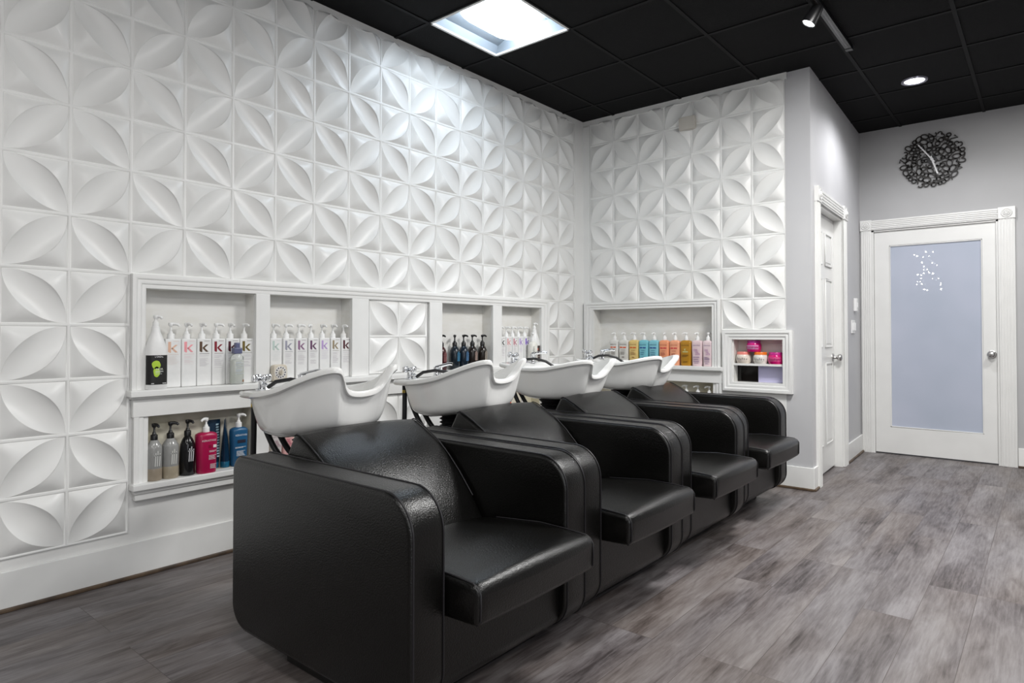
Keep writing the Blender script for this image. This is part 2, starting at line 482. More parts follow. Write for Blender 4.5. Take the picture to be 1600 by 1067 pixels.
# ---- doors
def casing(root, u0, u1, zt, w=.098, wr=None, flutes=5, name='casing'):
    wr = wr or w
    b = MB()
    for a, c in ((u0 - w, u0), (u1, u1 + wr)):
        b.box(a, c, -.020, 0, 0, zt, M_DOOR)
        n = flutes; g = (c - a) / (2 * n + 1)
        for i in range(n): b.box(a + g * (2 * i + 1), a + g * (2 * i + 2), -.025, -.019, .0, zt, M_DOOR)
    b.box(u0, u1, -.020, 0, zt, zt + w, M_DOOR)
    g = w / (2 * flutes + 1)
    for i in range(flutes): b.box(u0, u1, -.025, -.019, zt + g * (2 * i + 1), zt + g * (2 * i + 2), M_DOOR)
    b.build(name, root, .002)
    for a, c in ((u0 - w, u0), (u1, u1 + wr)):
        k = MB(); k.box(a - .004, c + .004, -.030, 0, zt - .004, zt + w + .006, M_DOOR)
        cx, cz = (a + c) / 2, zt + w / 2
        for r, y in ((.036, -.036), (.022, -.040), (.012, -.044)):
            ring = []
            for yy, rr in ((-.029, r + .004), (y, r), (y, r - .006), (y + .005, r - .008)):
                ring.append([(cx + rr * math.cos(2 * math.pi * q / 28), yy, cz + rr * math.sin(2 * math.pi * q / 28)) for q in range(28)])
            k.rings(ring, M_DOOR, True, False, True)
        k.build('corner_block', root, .002)
def jamb(root, u0, u1, zt, d=.12):
    b = MB(); b.box(u0 - .001, u0 + .018, -.005, d, 0, zt, M_DOOR); b.box(u1 - .018, u1 + .001, -.005, d, 0, zt, M_DOOR)
    b.box(u0, u1, -.005, d, zt - .018, zt + .001, M_DOOR); b.build('jamb', root)
def knob(root, u, z, y, name='door_knob', m=M_NICKEL):
    k = MB()
    def lat(prof):
        return [[(u + r * math.cos(2 * math.pi * q / 28), y - d, z + r * math.sin(2 * math.pi * q / 28)) for q in range(28)] for d, r in prof]
    k.rings(lat([(0, .033), (.006, .033), (.010, .027), (.012, .014), (.030, .011), (.036, .018), (.045, .027), (.056, .029), (.066, .024), (.071, .012)]), m)
    return k.build(name, root)

d1 = struct(frame('door_1', FW[0], FW[1]), 'white door with a tall frosted glass pane')
casing(d1, FX0, FX1, FZ, .086, .107); jamb(d1, FX0, FX1, FZ)
gx0, gx1, gz0, gz1 = 2.050, 2.737, .243, 1.890
lx0, lx1 = FX0 + .02, FX1 - .02
b = MB(); ly0, ly1 = .012, .052
b.box(lx0, gx0, ly0, ly1, .012, FZ - .02, M_DOOR); b.box(gx1, lx1, ly0, ly1, .012, FZ - .02, M_DOOR)
b.box(gx0, gx1, ly0, ly1, .012, gz0, M_DOOR); b.box(gx0, gx1, ly0, ly1, gz1, FZ - .02, M_DOOR)
leaf = b.build('door_leaf', d1)
s = MB()
for a, c, e, g in ((gx0, gx0 + .010, gz0, gz1), (gx1 - .010, gx1, gz0, gz1), (gx0, gx1, gz0, gz0 + .010), (gx0, gx1, gz1 - .010, gz1)):
    s.box(a, c, ly0 + .004, ly0 + .02, e, g, M_DOOR)
s.build('glazing_bead', leaf, .002)
g = MB(); g.box(gx0, gx1, ly0 + .016, ly0 + .024, gz0, gz1, M_FROST); tag(g.build('glass_pane', leaf), 'frosted blue grey glass')
knob(d1, 2.794, .915, ly0)

d2 = struct(frame('door_2', CLW[0], CLW[1]), 'white six panel door in the grey wall')
casing(d2, DO0, DO1, DOZ, .10, .145, 4); jamb(d2, DO0, DO1, DOZ)
b = MB(); b.box(DO0 + .02, DO1 - .02, .052, .085, .012, DOZ - .02, M_DOOR)
def raised(b, a, c, e, g, y):
    for i, (ins, dep) in enumerate(((0, -.006), (.014, -.001), (.03, -.008))): pass
    b.box(a, c, y - .009, y, e, e + .012, M_DOOR); b.box(a, c, y - .009, y, g - .012, g, M_DOOR)
    b.box(a, a + .012, y - .009, y, e, g, M_DOOR); b.box(c - .012, c, y - .009, y, e, g, M_DOOR)
    b.box(a + .03, c - .03, y - .007, y, e + .03, g - .03, M_DOOR)
w = DO1 - DO0 - .04
for e, g in ((.22, .86), (.98, 1.52), (1.62, 1.88)):
    for i in (0, 1):
        a = DO0 + .02 + .10 + i * (w / 2 - .045); raised(b, a, a + w / 2 - .155, e, g, .052)
b.build('door_leaf', d2, .003)
knob(d2, DO1 - .085, .895, .052)

# ================================================================== LIGHT FIXTURES
t = thing('ceiling_light', 'lit square recessed ceiling light over the basins', 'ceiling light', ((hx0 + hx1) / 2, (hy0 + hy1) / 2, ZC))
hw = gs / 2
b = MB()
for a, c, e, g in ((-hw, hw, -hw, -hw + .016), (-hw, hw, hw - .016, hw), (-hw, -hw + .016, -hw, hw), (hw - .016, hw, -hw, hw)):
    b.box(a, c, e, g, -.008, .004, M_DOOR)
b.build('trim_frame', t)
b = MB()
def rectring(x, y, z): return [(-x, -y, z), (x, -y, z), (x, y, z), (-x, y, z)]
b.rings([rectring(hw - .012, hw - .012, 0), rectring(hw - .03, hw - .012, .055), rectring(hw - .16, hw - .02, .10)], M_PAN, False, False, True)
b.build('reflector_pan', t, fix=False)
b = MB()
def caps(rx, ry, z, n=12):
    o = []
    for s_, c0 in ((1, 0), (-1, 180)):
        for q in range(n + 1):
            a = R(c0 + 180 * q / n); o.append((rx * math.cos(a), s_ * (ry - rx) + rx * math.sin(a), z))
    return o
b.rings([caps(.17, .285, .09), caps(.165, .28, .04), caps(.14, .26, .018), caps(.09, .21, .010)], M_LENS, True, False, True)
tag(b.build('lit_lens', t), 'glowing white lens')

t = thing('downlight', 'lit round recessed downlight near the wall clock', 'ceiling light', (2.418, 4.655, ZC))
b = MB()
def circ(r, z, n=40): return [(r * math.cos(2 * math.pi * q / n), r * math.sin(2 * math.pi * q / n), z) for q in range(n)]
b.rings([circ(.086, 0), circ(.084, -.008), circ(.070, -.009), circ(.062, -.002)], M_RING, True, False, False); b.build('trim_ring', t)
b = MB(); b.rings([circ(.066, -.004), circ(.03, -.005), circ(.002, -.005)], M_SPOT, True, True, True); b.build('lamp_face', t)

t = thing('track_light', 'black ceiling track with one lit spot head', 'track light', (2.186, 3.72, ZC))
b = MB(); b.box(-.019, .019, -2.4, 0, -.028, 0, M_BLACK); b.box(-.021, .021, -.035, .004, -.031, -.0005, M_BLACK)
b.box(-.006, .006, -2.38, -.06, -.0285, -.027, M_BLACKGL)
b.build('rail', t, .002)
h = frame('spot_head', (-.03, -.74, -.075), 0); h.parent = t; h.rotation_euler = (R(-10), R(28), 0)
b = MB(); b.rings([circ(.012, .07), circ(.030, .06), circ(.034, .03), circ(.040, -.035), circ(.040, -.045), circ(.034, -.046)], M_BLACK, True, True, False)
hb = b.build('lamp_housing', h)
b = MB(); b.rings([circ(.036, -.040), circ(.001, -.040)], M_SPOT, False, True, True); b.build('lamp_face', h)
b = MB(); b.box(-.008, .008, -.008, .008, -.05, -.0275, M_BLACK); o = b.build('mounting_stem', t); o.location = (-.01, -.74, 0)

t = thing('chandelier', 'cluster of small bright bulbs mirrored in the glazed door', 'chandelier', (1.42, -1.5, ZC))
b = MB(); b.loft([(-.03, .06, .06, 2), (0, .06, .06, 2)], M_CHROME, 24); b.tube([(0, 0, -.03), (0, 0, -.72)], .008, M_CHROME); b.build('hanging_rod', t)
M_BULB = mat('lit crystal bulb', (1, 1, 1), .3, emit=(1, .98, .95), estr=60.)
rb = random.Random(5)
for i in range(30):
    lv = rb.choice((-.42, -.58, -.74, -.86, -.98, -1.06)); rr = rb.uniform(.03, .26); a = rb.uniform(0, 2 * math.pi); x, y, z = rr * math.cos(a), rr * math.sin(a), lv + rb.uniform(-.05, .05); q = rb.uniform(.009, .016)
    b = MB(); b.loft([(z - q, .001, .001, 2), (z - q * .6, q * .8, q * .8, 2), (z, q, q, 2), (z + q * .6, q * .8, q * .8, 2), (z + q, .001, .001, 2)], M_BULB, 10, x, y)
    b.tube([(0, 0, min(-.05, z + .16)), (x, y, z + q)], .002, M_CHROME, 5); b.build('bulb', t)

# ================================================================== SHELF UNITS
def niche_box(mb, a, c, e, g, d, m):
    mb.add([(a, 0, e), (c, 0, e), (c, d, e), (a, d, e), (a, 0, g), (c, 0, g), (c, d, g), (a, d, g)],
           [(0, 1, 2, 3), (4, 7, 6, 5), (0, 3, 7, 4), (1, 5, 6, 2), (3, 2, 6, 7)], m)
PROF = [(0, 0), (0, .036), (.012, .040), (.020, .036), (.024, .030), (.034, .032), (.042, .028), (.045, .023), (.054, .024), (.062, .021), (.0625, 0)]
def u_frame(b, u0, u1, z0, z1, wl, wr, wt, m):
    """three sided mitred casing, open at the bottom"""
    for seg in (0, 1, 2):
        pts = []
        for i, d in PROF:
            f = i / .0625; l_, r_, t_ = u0 + f * wl, u1 - f * wr, z1 - f * wt
            pts.append(([(l_, -d, z0), (l_, -d, t_)], [(l_, -d, t_), (r_, -d, t_)], [(r_, -d, t_), (r_, -d, z0)])[seg])
        b.add([p for q in pts for p in q], [(2 * k, 2 * k + 1, 2 * k + 3, 2 * k + 2) for k in range(len(pts) - 1)], m)
def o_frame(b, u0, u1, z0, z1, w, m):
    rs = []
    for i, d in PROF:
        f = i / .0625 * w; rs.append([(u0 + f, -d, z0 + f), (u1 - f, -d, z0 + f), (u1 - f, -d, z1 - f), (u0 + f, -d, z1 - f)])
    b.rings(rs, m, False, False, False)
def molding_v(b, u0, u1, z0, z1, outer=-1):
    w = u1 - u0; pts = []
    for i, d in PROF:
        f = i / .0625 * w; x = u0 + f if outer < 0 else u1 - f
        pts.append([(x, -d * .8, z0), (x, -d * .8, z1)])
    b.add([p for q in pts for p in q], [(2 * k, 2 * k + 1, 2 * k + 3, 2 * k + 2) for k in range(len(pts) - 1)], M_WHITE)
ND = .085
sh = thing('wall_shelf', 'long white framed double row of recesses in the petal tile wall', 'shelf', LW[0], LW[1])
for a, c, zz in [(*q, ZU) for q in UP] + [(*q, ZL) for q in LO]:
    b = MB(); niche_box(b, a, c, *zz, ND, M_NICHE if zz is ZU else M_NICHE2); b.build('recess_box', sh, fix=False)
b = MB(); u_frame(b, .2355, 3.352, .838, 1.359, .0615, .088, .062, M_WHITE); b.build('upper_casing', sh)
b = MB(); b.box(.222, 3.372, -.062, .0, .808, .838, M_WHITE); b.box(.232, 3.362, -.045, 0, .798, .809, M_WHITE); b.build('sill', sh, .004)
b = MB(); b.box(.243, 3.352, -.030, 0, .716, .800, M_WHITE); b.build('apron', sh, .003)
for a, c in ((.824, .903), (1.422, 1.545), (2.04, 2.156), (2.672, 2.773)):
    b = MB(); b.box(a, c, -.024, 0, .838, 1.297, M_WHITE); b.build('divider', sh, .003)
for a, c in ((.812, .903), (1.422, 1.545), (2.04, 2.156), (2.672, 2.78)):
    b = MB(); b.box(a, c, -.020, 0, .42, .717, M_WHITE); b.build('divider', sh, .003)
for a, c, w in ((.248, .312, -1), (3.264, 3.340, 1)):
    b = MB(); molding_v(b, a, c, .42, .717, w); b.build('stile', sh)
for a, c in ((.236, 1.50), (2.09, 3.365)):
    b = MB(); b.box(a, c, -.058, 0, .392, .42, M_WHITE); b.build('sill', sh, .004)
    b = MB(); b.box(a + .016, c - .016, -.034, 0, .345, .393, M_WHITE); b.box(a + .01, c - .01, -.042, 0, .375, .393, M_WHITE); b.build('apron', sh, .003)

sb = thing('wall_shelf', 'white framed recess with a row of coloured bottles in the end wall', 'shelf', BW[0], BW[1])
for c, zz in ((1.184, ZU), (1.19, ZL)):
    b = MB(); niche_box(b, .12, c, *zz, ND + .015, M_NICHE if zz is ZU else M_NICHE2); b.build('recess_box', sb, fix=False)
b = MB(); u_frame(b, .034, 1.252, .838, 1.358, .086, .068, .062, M_WHITE); b.build('upper_casing', sb)
b = MB(); b.box(.016, 1.272, -.060, 0, .808, .838, M_WHITE); b.box(.026, 1.268, -.045, 0, .798, .809, M_WHITE); b.build('sill', sb, .004)
b = MB(); b.box(.034, 1.266, -.030, 0, .714, .800, M_WHITE); b.build('apron', sb, .003)
for a, c, w in ((.05, .12, -1), (1.19, 1.262, 1)):
    b = MB(); molding_v(b, a, c, .42, .715, w); b.build('stile', sb)
b = MB(); b.box(.03, 1.27, -.056, 0, .392, .42, M_WHITE); b.build('sill', sb, .004)

sn = thing('wall_shelf', 'small square white framed recess holding four jars', 'shelf', BW[0], BW[1])
b = MB(); niche_box(b, 1.346, 1.703, .73, 1.046, ND + .01, M_NICHE); b.build('recess_box', sn, fix=False)
b = MB(); o_frame(b, 1.271, 1.772, .664, 1.114, .0685, M_WHITE); b.build('casing', sn)
b = MB(); b.box(1.346, 1.703, -.006, ND + .01, .853, .869, M_WHITE); b.build('shelf_board', sn, .002)
b = MB(); b.box(1.347, 1.50, ND - .012, ND + .008, .731, .852, M_BLACKGL); tag(b.build('dark_panel', sn), 'glossy black panel')
b = MB(); b.box(1.503, 1.702, ND - .016, ND + .008, .731, .852, M_LAV); tag(b.build('lavender_panel', sn), 'plain lavender panel')

# ================================================================== BOTTLES
def place(wall, u, out, z):
    """world position for a point on a wall frame (out = distance in front of the wall plane)"""
    (x, y, _), a = wall
    return (x + math.cos(a) * u + math.sin(a) * out, y + math.sin(a) * u - math.cos(a) * out, z)
def pump(root, z, m, h=.075, rc=.017, dirx=0., reach=.036, clear=None, rod=.0045, ch=.022):
    """collar, stem and nozzle; dirx turns the nozzle"""
    b = MB(); b.loft([(z, rc, rc, 2), (z + ch, rc * .98, rc * .98, 2), (z + ch + .002, rc * .9, rc * .9, 2), (z + ch + .004, rc * .62, rc * .62, 2), (z + ch + .013, rc * .48, rc * .48, 2), (z + ch + .016, rod, rod, 2), (z + h - .014, rod, rod, 2)], m, 20)
    b.loft([(z + h - .018, .007, .007, 2), (z + h - .010, .0105, .0105, 2), (z + h - .001, .0105, .0105, 2), (z + h, .0095, .0095, 2)], m, 16)
    c, s = math.sin(dirx), -math.cos(dirx)
    pts = [(0, 0, z + h - .006), (c * reach * .5, s * reach * .5, z + h - .005), (c * reach * .85, s * reach * .85, z + h - .008), (c * reach, s * reach, z + h - .015)]
    b.tube(pts, [.0082, .0072, .0062, .0048], m, 10)
    return b.build('pump', root)
def lines(b, x0, x1, z1, z0, n, y, m, seed=0):
    r = random.Random(seed); g = (z1 - z0) / n
    for i in range(n):
        if r.random() < .12: continue
        b.quad(x0, x0 + (x1 - x0) * (.55 + .45 * r.random()), z1 - g * i - g * .42, z1 - g * i, y, m)
def kmark(b, x, z, w, h, y, m):
    """lower-case letter k: stem with a slanted foot, two diagonal strokes"""
    def poly(p): b.add([(x + a * w, y, z + c * h) for a, c in p], [tuple(range(len(p)))], m)
    poly([(0, .10), (.16, .0), (.30, .0), (.30, 1), (0, 1)])
    poly([(.36, .33), (.56, .40), (.99, .72), (.72, .72), (.33, .42)])
    poly([(.33, .42), (.40, .30), (.72, .02), (1.0, .02), (.56, .40)])
def k_bottle(wall, u0, u1, z, col, lab, grp, front=.0, dirx=0., faint=False, seed=1, h=.228):
    d = .062; w = u1 - u0 - .003
    t = thing('pump_bottle', lab, 'bottle', place(wall, (u0 + u1) / 2, front - d / 2, z), wall[1], grp)
    b = MB(); b.box(-w / 2, w / 2, -d / 2, d / 2, 0, h, M_PUMPW); b.build('body', t, .004, 3)
    m = ink(col); y = -d / 2 - .0006
    L = MB(); kmark(L, -w * .34, h * .715, w * .62, h * .225, y, m)
    soft = ink(tuple(.45 + .4 * c for c in col)) if faint else ink(tuple(.25 + .35 * c for c in col))
    gr = ink((.62, .60, .62)) if not faint else ink(tuple(.62 + .2 * c for c in col))
    L.quad(-w * .02, w * .36, h * .945, h * .955, y, soft)
    L.quad(-w * .34, w * .34, h * .675, h * .685, y, soft)
    lines(L, -w * .34, w * .32, h * .64, h * (.36 if not faint else .46), 13, y, gr, seed)
    L.build('label', t, fix=False)
    pump(t, h, M_PUMPW, .076, .0165, dirx, .036)
    return t
GA = 'white letter k bottles on the first upper shelf'; GB = 'white letter k bottles behind the first basin'; GD = 'white letter k bottles in the last upper recess'
ea = [.389, .463, .535, .608, .678, .751, .827]
ca = [((.72, .46, .34), 'peach', True), ((.83, .33, .36), 'coral pink', True), ((.10, .055, .03), 'dark brown', False), ((.24, .015, .03), 'crimson', False), ((.07, .01, .02), 'blackish maroon', False), ((.15, .11, .02), 'olive', False)]
for i, (c, n, fa) in enumerate(ca):
    k_bottle(LW, ea[i], ea[i + 1], .8385, c, 'white box shaped pump bottle with %s letter k, first upper shelf' % n, GA, 0., [1.2, .25, .1, 1.15, .1, .2][i], fa, i)
eb = [(.918, .988), (.992, 1.062), (1.069, 1.142), (1.146, 1.216), (1.219, 1.288), (1.292, 1.360), (1.364, 1.436)]
cb = [((.50, .60, .56), 'pale mint', True), ((.33, .33, .40), 'grey', False), ((.27, .14, .25), 'mauve', False), ((.13, .05, .12), 'plum', False), ((.47, .33, .62), 'lilac', True), ((.30, .24, .15), 'khaki', False), ((.07, .005, .015), 'dark maroon', False)]
for i, (c, n, fa) in enumerate(cb):
    k_bottle(LW, *eb[i], .8385, c, 'white box shaped pump bottle with %s letter k behind the nearest basin' % n, GB, 0., [.5, 1.1, 1.15, -.9, .2, .15, .1][i], fa, 20 + i)
ed = [(2.776, 2.847), (2.850, 2.920), (2.923, 2.994), (2.997, 3.066), (3.069, 3.149)]
cd = [((.02, .02, .02), 'black', False), ((.66, .30, .30), 'salmon', True), ((.50, .15, .20), 'rose red', False), ((.42, .28, .62), 'lilac', True), ((.20, .10, .50), 'violet', False)]
for i, (c, n, fa) in enumerate(cd):
    k_bottle(LW, *ed[i], .8385, c, 'white box shaped pump bottle with %s letter k in the last upper recess' % n, GD, 0., [.2, .2, 1.1, .3, 1.2][i], fa, 40 + i)

def tall_bottle(wall, u, out, z, lab, kind):
    t = thing('pump_bottle', lab, 'bottle', place(wall, u, out, z), wall[1])
    r = .046
    b = MB(); b.loft([(0, r * .95, r * .8, 2.6), (.004, r, r * .84, 2.6), (.165, r, r * .84, 2.6), (.19, r * .97, r * .82, 2.4), (.225, r * .72, r * .64, 2.2), (.262, r * .42, r * .42, 2), (.285, r * .36, r * .36, 2), (.287, .012, .012, 2)], M_PUMPW, 36)
    b.build('body', t)
    L = MB(); rr = r * 1.012; rows = []
    for zz in (.022, .155):
        row = []
        for q in range(25):
            a = R(-90 - 78 + 156 * q / 24); c, s = math.cos(a), math.sin(a)
            row.append((rr * math.copysign(abs(c) ** (2 / 2.6), c), rr * .84 * math.copysign(abs(s) ** (2 / 2.6), s), zz))
        rows.append(row)
    L.rings(rows, ink((.012, .012, .012) if kind == 0 else (.05, .03, .03)), True, False, False, closed=False)
    y = -rr * .84 - .0012
    if kind == 0:
        L.text("L'ORÉAL", 0, y, .1475, .010, ink((.85, .85, .85)), .036)
        gm = ink((.42, .62, .05)); n = 20
        for cx, cz, rx, rz in ((-.012, .112, .019, .019), (-.010, .080, .014, .024)):
            L.add([(cx + rx * math.cos(2 * math.pi * q / n) * (1 + .06 * math.sin(5 * q)), y + .0004, cz + rz * math.sin(2 * math.pi * q / n)) for q in range(n)], [tuple(range(n))], gm)
        L.text('INOA', .001, y - .0003, .092, .013, ink((.80, .86, .70)), .030)
        lines(L, -.016, .026, .084, .068, 5, y - .0002, ink((.72, .74, .70)), 3)
        L.quad(-.032, -.020, .026, .029, y + .002, ink((.7, .7, .7))); L.quad(.016, .032, .026, .029, y + .002, ink((.7, .7, .7)))
    else:
        L.quad(-.02, .0, .120, .135, y, ink((.6, .1, .05))); lines(L, -.02, .024, .10, .04, 9, y, ink((.35, .30, .28)), 5)
    L.build('label', t, fix=False)
    pump(t, .284, M_PUMPW, .052, .013, .9 if kind == 0 else .5, .026)
    return t
tall_bottle(LW, .3385, .022, .8385, 'large white pump bottle with black label and lime green splash', 0)
tall_bottle(LW, 3.216, -.015, .8385, 'large white pump bottle with dark label at far end of the long shelf', 1)

def clear_bottle(wall, u, out, z, lab, kind):
    t = thing('clear_bottle', lab, 'bottle', place(wall, u, out, z), wall[1])
    if kind == 0:
        b = MB(); b.loft([(0, .029, .024, 3), (.004, .031, .026, 3), (.135, .031, .026, 3), (.147, .022, .020, 2.4), (.152, .012, .012, 2)], M_CLEAR, 32); b.build('body', t)
        liq = mat('pale straw liquid', (.78, .80, .74), .2); tint(liq, (.74, .76, .66), (.80, .83, .82), 6)
        q = MB(); q.loft([(.004, .027, .022, 3), (.118, .027, .022, 3)], liq, 28); q.build('liquid', t)
        c = MB(); nv = plastic((.13, .14, .24), .2, 'navy plastic')
        c.box(-.021, .021, -.016, .016, .152, .182, nv); c.box(-.011, .011, -.012, .012, .180, .208, nv); tag(c.build('spray_cap', t, .004), 'dark blue cap')
        L = MB(); lines(L, -.020, .022, .112, .05, 12, -.0268, ink((.55, .60, .66)), 9); L.quad(.016, .023, .012, .024, -.0268, ink((.25, .12, .05))); L.build('label', t, fix=False)
    else:
        body = plastic((.74, .73, .68), .25, 'cloudy plastic')
        b = MB(); b.loft([(0, .036, .032, 2.6), (.004, .038, .034, 2.6), (.165, .038, .034, 2.6), (.18, .030, .027, 2.3), (.19, .016, .016, 2)], body, 32); b.build('body', t)
        L = MB()
        for i in range(14): L.quad(-.036, -.022 + .006 * (i % 2), .03 + .009 * i, .0325 + .009 * i, -.0346, ink((.08, .09, .10)))
        L.quad(-.030, -.016, .006, .022, -.0346, ink((.10, .14, .4))); L.build('label', t, fix=False)
        pump(t, .19, M_PUMPW, .070, .017, -.9, .032)
    return t
clear_bottle(LW, .7165, .037, .8385, 'small clear spray bottle with dark blue cap on the first shelf', 0)
clear_bottle(LW, 3.117, .045, .8385, 'cloudy pump bottle with measuring marks in the last recess', 1)

def round_bottle(wall, u, out, z, lab, col, grp, name='pump_bottle', r=.034, h=.175, style=0, pm=None, dirx=.3, base=None, mark=None, ph=.075):
    t = thing(name, lab, 'bottle', place(wall, u, out, z), wall[1], grp)
    body = plastic(col, .16, 'glossy bottle plastic')
    b = MB()
    if style == 0:
        sec = [(0, r * .92, r * .92, 2), (.004, r, r, 2), (h * .66, r, r, 2), (h * .80, r * .92, r * .92, 2), (h * .92, r * .66, r * .66, 2), (h * .985, r * .42, r * .42, 2), (h, r * .38, r * .38, 2)]
    else:
        sec = [(0, r * .92, r * .92, 2.2), (.004, r, r, 2.2), (h * .80, r, r, 2.2), (h * .84, r * .97, r * .97, 2.2), (h * .985, r * .52, r * .52, 2), (h, r * .46, r * .46, 2)]
    b.loft(sec, body, 32); b.build('body', t)
    if base:
        k = MB(); k.loft([(.0, r * .93, r * .93, 2.2), (.004, r * 1.008, r * 1.008, 2.2), (h * .30, r * 1.008, r * 1.008, 2.2), (h * .305, r, r, 2.2)], plastic(base, .3, 'tinted bottle plastic'), 32); k.build('tinted_base', t)
    if mark:
        L = MB(); y = -r - .0008; m = ink(mark)
        for i, (a, c) in enumerate(((-.010, .10), (-.001, .112), (.008, .094))):
            L.add([(a, y, h * .36), (a + .005, y, h * .36), (a + .008, y, h * .36 + c * .62), (a + .003, y, h * .36 + c * .62)], [(0, 1, 2, 3)], m)
        L.quad(-.012, .016, h * .62, h * .64, y, m); L.build('label', t, fix=False)
    pump(t, h, pm or M_BLACK, ph, r * .46, dirx, .034)
    return t
GC = 'black pump bottles in the third upper recess'
cc = [((2.150, 2.255), (.045, .010, .012), (.30, .12, .12), 'dark red print, first of the row', .2), ((2.285, 2.378), (.012, .018, .025), (.05, .22, .38), 'bright blue print', -.9), ((2.383, 2.459), (.010, .018, .030), (.08, .20, .38), 'dull blue print', .3), ((2.463, 2.560), (.018, .014, .013), (.42, .30, .26), 'tan print', 1.2), ((2.572, 2.664), (.016, .012, .010), (.45, .40, .34), 'cream print, last of the row', 1.25)]
for (a, c), col, mk, n, dx in cc:
    round_bottle(LW, (a + c) / 2, -.035, .8385, 'black pump bottle with %s, third upper recess' % n, col, GC, mark=mk, r=.037, h=.165, dirx=dx, ph=.078)
round_bottle(LW, .343, .003, .4205, 'grey pump bottle with tan base standing nearest the shelf end', (.30, .30, .29), None, style=1, r=.033, h=.183, base=(.30, .25, .19), mark=(.55, .55, .53), dirx=.2)
round_bottle(LW, .4145, .003, .4205, 'grey pump bottle with tan base standing next to the black bottle', (.33, .33, .32), None, style=1, r=.035, h=.183, base=(.36, .31, .23), mark=(.60, .60, .57), dirx=1.)
round_bottle(LW, .493, .003, .4205, 'glossy black pump bottle between grey and red bottles', (.010, .010, .011), None, r=.034, h=.185, mark=(.5, .5, .52), dirx=.4)
round_bottle(LW, 2.818, -.03, .4205, 'orange pump bottle beside the lower shelf divider', (.75, .09, .03), 'orange bottles on the lower shelf', r=.033, h=.185, dirx=.9)
round_bottle(LW, 2.893, -.03, .4205, 'orange pump bottle behind the black basin hoses', (.78, .10, .03), 'orange bottles on the lower shelf', r=.035, h=.188, dirx=.8)

def flat_bottle(wall, u, out, z, lab, col, grp=None, w=.086, d=.05, h=.195, style='std', accent=(.75, .12, .03), txt=(.25, .20, .2), dirx=-.6, ph=.062, exp=3.2, brand=True, seed=0, pm=None):
    """shampoo bottle with rounded rectangular section, gently tapering to the base"""
    t = thing('pump_bottle', lab, 'bottle', place(wall, u, out, z), wall[1], grp)
    body = plastic(col, .28, 'satin bottle plastic')
    b = MB(); rx, ry = w / 2, d / 2
    b.loft([(0, rx * .84, ry * .88, exp), (.004, rx * .88, ry * .93, exp), (h * .5, rx * .94, ry, exp), (h * .90, rx, ry, exp), (h * .95, rx * .95, ry * .95, exp), (h * .985, rx * .72, ry * .8, 2.6), (h, rx * .40, ry * .62, 2.2)], body, 40)
    b.build('body', t)
    L = MB(); y = -ry - .0012; tm = ink(txt); am = ink(accent)
    if brand: L.text('KÉRASTASE', 0, y, h * .80, .0125, tm, w * .68)
    if style == 'std':
        L.quad(-w * .33, -w * .06, h * .655, h * .705, y, am); L.quad(-w * .01, w * .30, h * .655, h * .705, y, am)
        L.quad(-w * .2, w * .2, h * .56, h * .575, y, tm); lines(L, -w * .26, w * .28, h * .50, h * .36, 5, y, tm, seed)
        L.quad(-w * .12, w * .12, h * .25, h * .29, y, tm); lines(L, -w * .22, w * .24, h * .18, h * .12, 3, y, tm, seed + 1)
    elif style == 'gold':
        L.text('K', 0, y, h * .62, .026, ink((.65, .75, .35))); L.quad(-w * .22, w * .26, h * .53, h * .555, y, ink((.6, .75, .4)))
        lines(L, -w * .3, w * .3, h * .46, h * .30, 6, y, tm, seed); lines(L, -w * .2, w * .22, h * .2, h * .1, 4, y, tm, seed)
    elif style == 'cris':
        L.text('CRIS', -w * .10, y, h * .62, .020, am, w * .36); L.text('TAL', w * .02, y, h * .54, .020, am, w * .34); L.text('LISTE', w * .10, y, h * .46, .018, am, w * .42)
        lines(L, -w * .30, w * .30, h * .36, h * .22, 5, y, tm, seed); L.quad(-w * .28, w * .25, h * .17, h * .19, y, tm); lines(L, -w * .2, w * .2, h * .13, h * .07, 3, y, tm, seed)
    elif style == 'dark':
        L.quad(-w * .22, w * .26, h * .60, h * .68, y, ink((.02, .02, .04)))
        lines(L, -w * .36, w * .36, h * .50, h * .46, 2, y, ink((.85, .85, .85)), seed); lines(L, -w * .28, w * .30, h * .40, h * .26, 7, y, tm, seed); L.quad(-w * .15, w * .15, h * .12, h * .18, y, tm)
    elif style == 'red':
        L.quad(-w * .02, w * .12, h * .62, h * .69, y, ink((.25, .0, .03))); L.quad(w * .2, w * .36, h * .62, h * .69, y, tm)
        lines(L, w * .0, w * .40, h * .55, h * .50, 2, y, tm, seed); lines(L, -w * .02, w * .40, h * .44, h * .32, 6, y, tm, seed); lines(L, w * .05, w * .40, h * .22, h * .10, 5, y, tm, seed)
    L.build('label', t, fix=False)
    pump(t, h, pm or M_PUMPW, ph, .0155, dirx, .034)
    return t
flat_bottle(LW, .5735, .019, .4205, 'raspberry red shampoo bottle with white pump on the lower shelf', (.40, .010, .07), None, .098, .066, .195, 'red', txt=(.82, .72, .74), dirx=-1.1, ph=.068)
flat_bottle(LW, .757, -.020, .4205, 'metallic blue shampoo bottle with white pump on the lower shelf', (.018, .10, .22), None, .088, .056, .195, 'dark', txt=(.75, .80, .85), dirx=1.0, ph=.068)
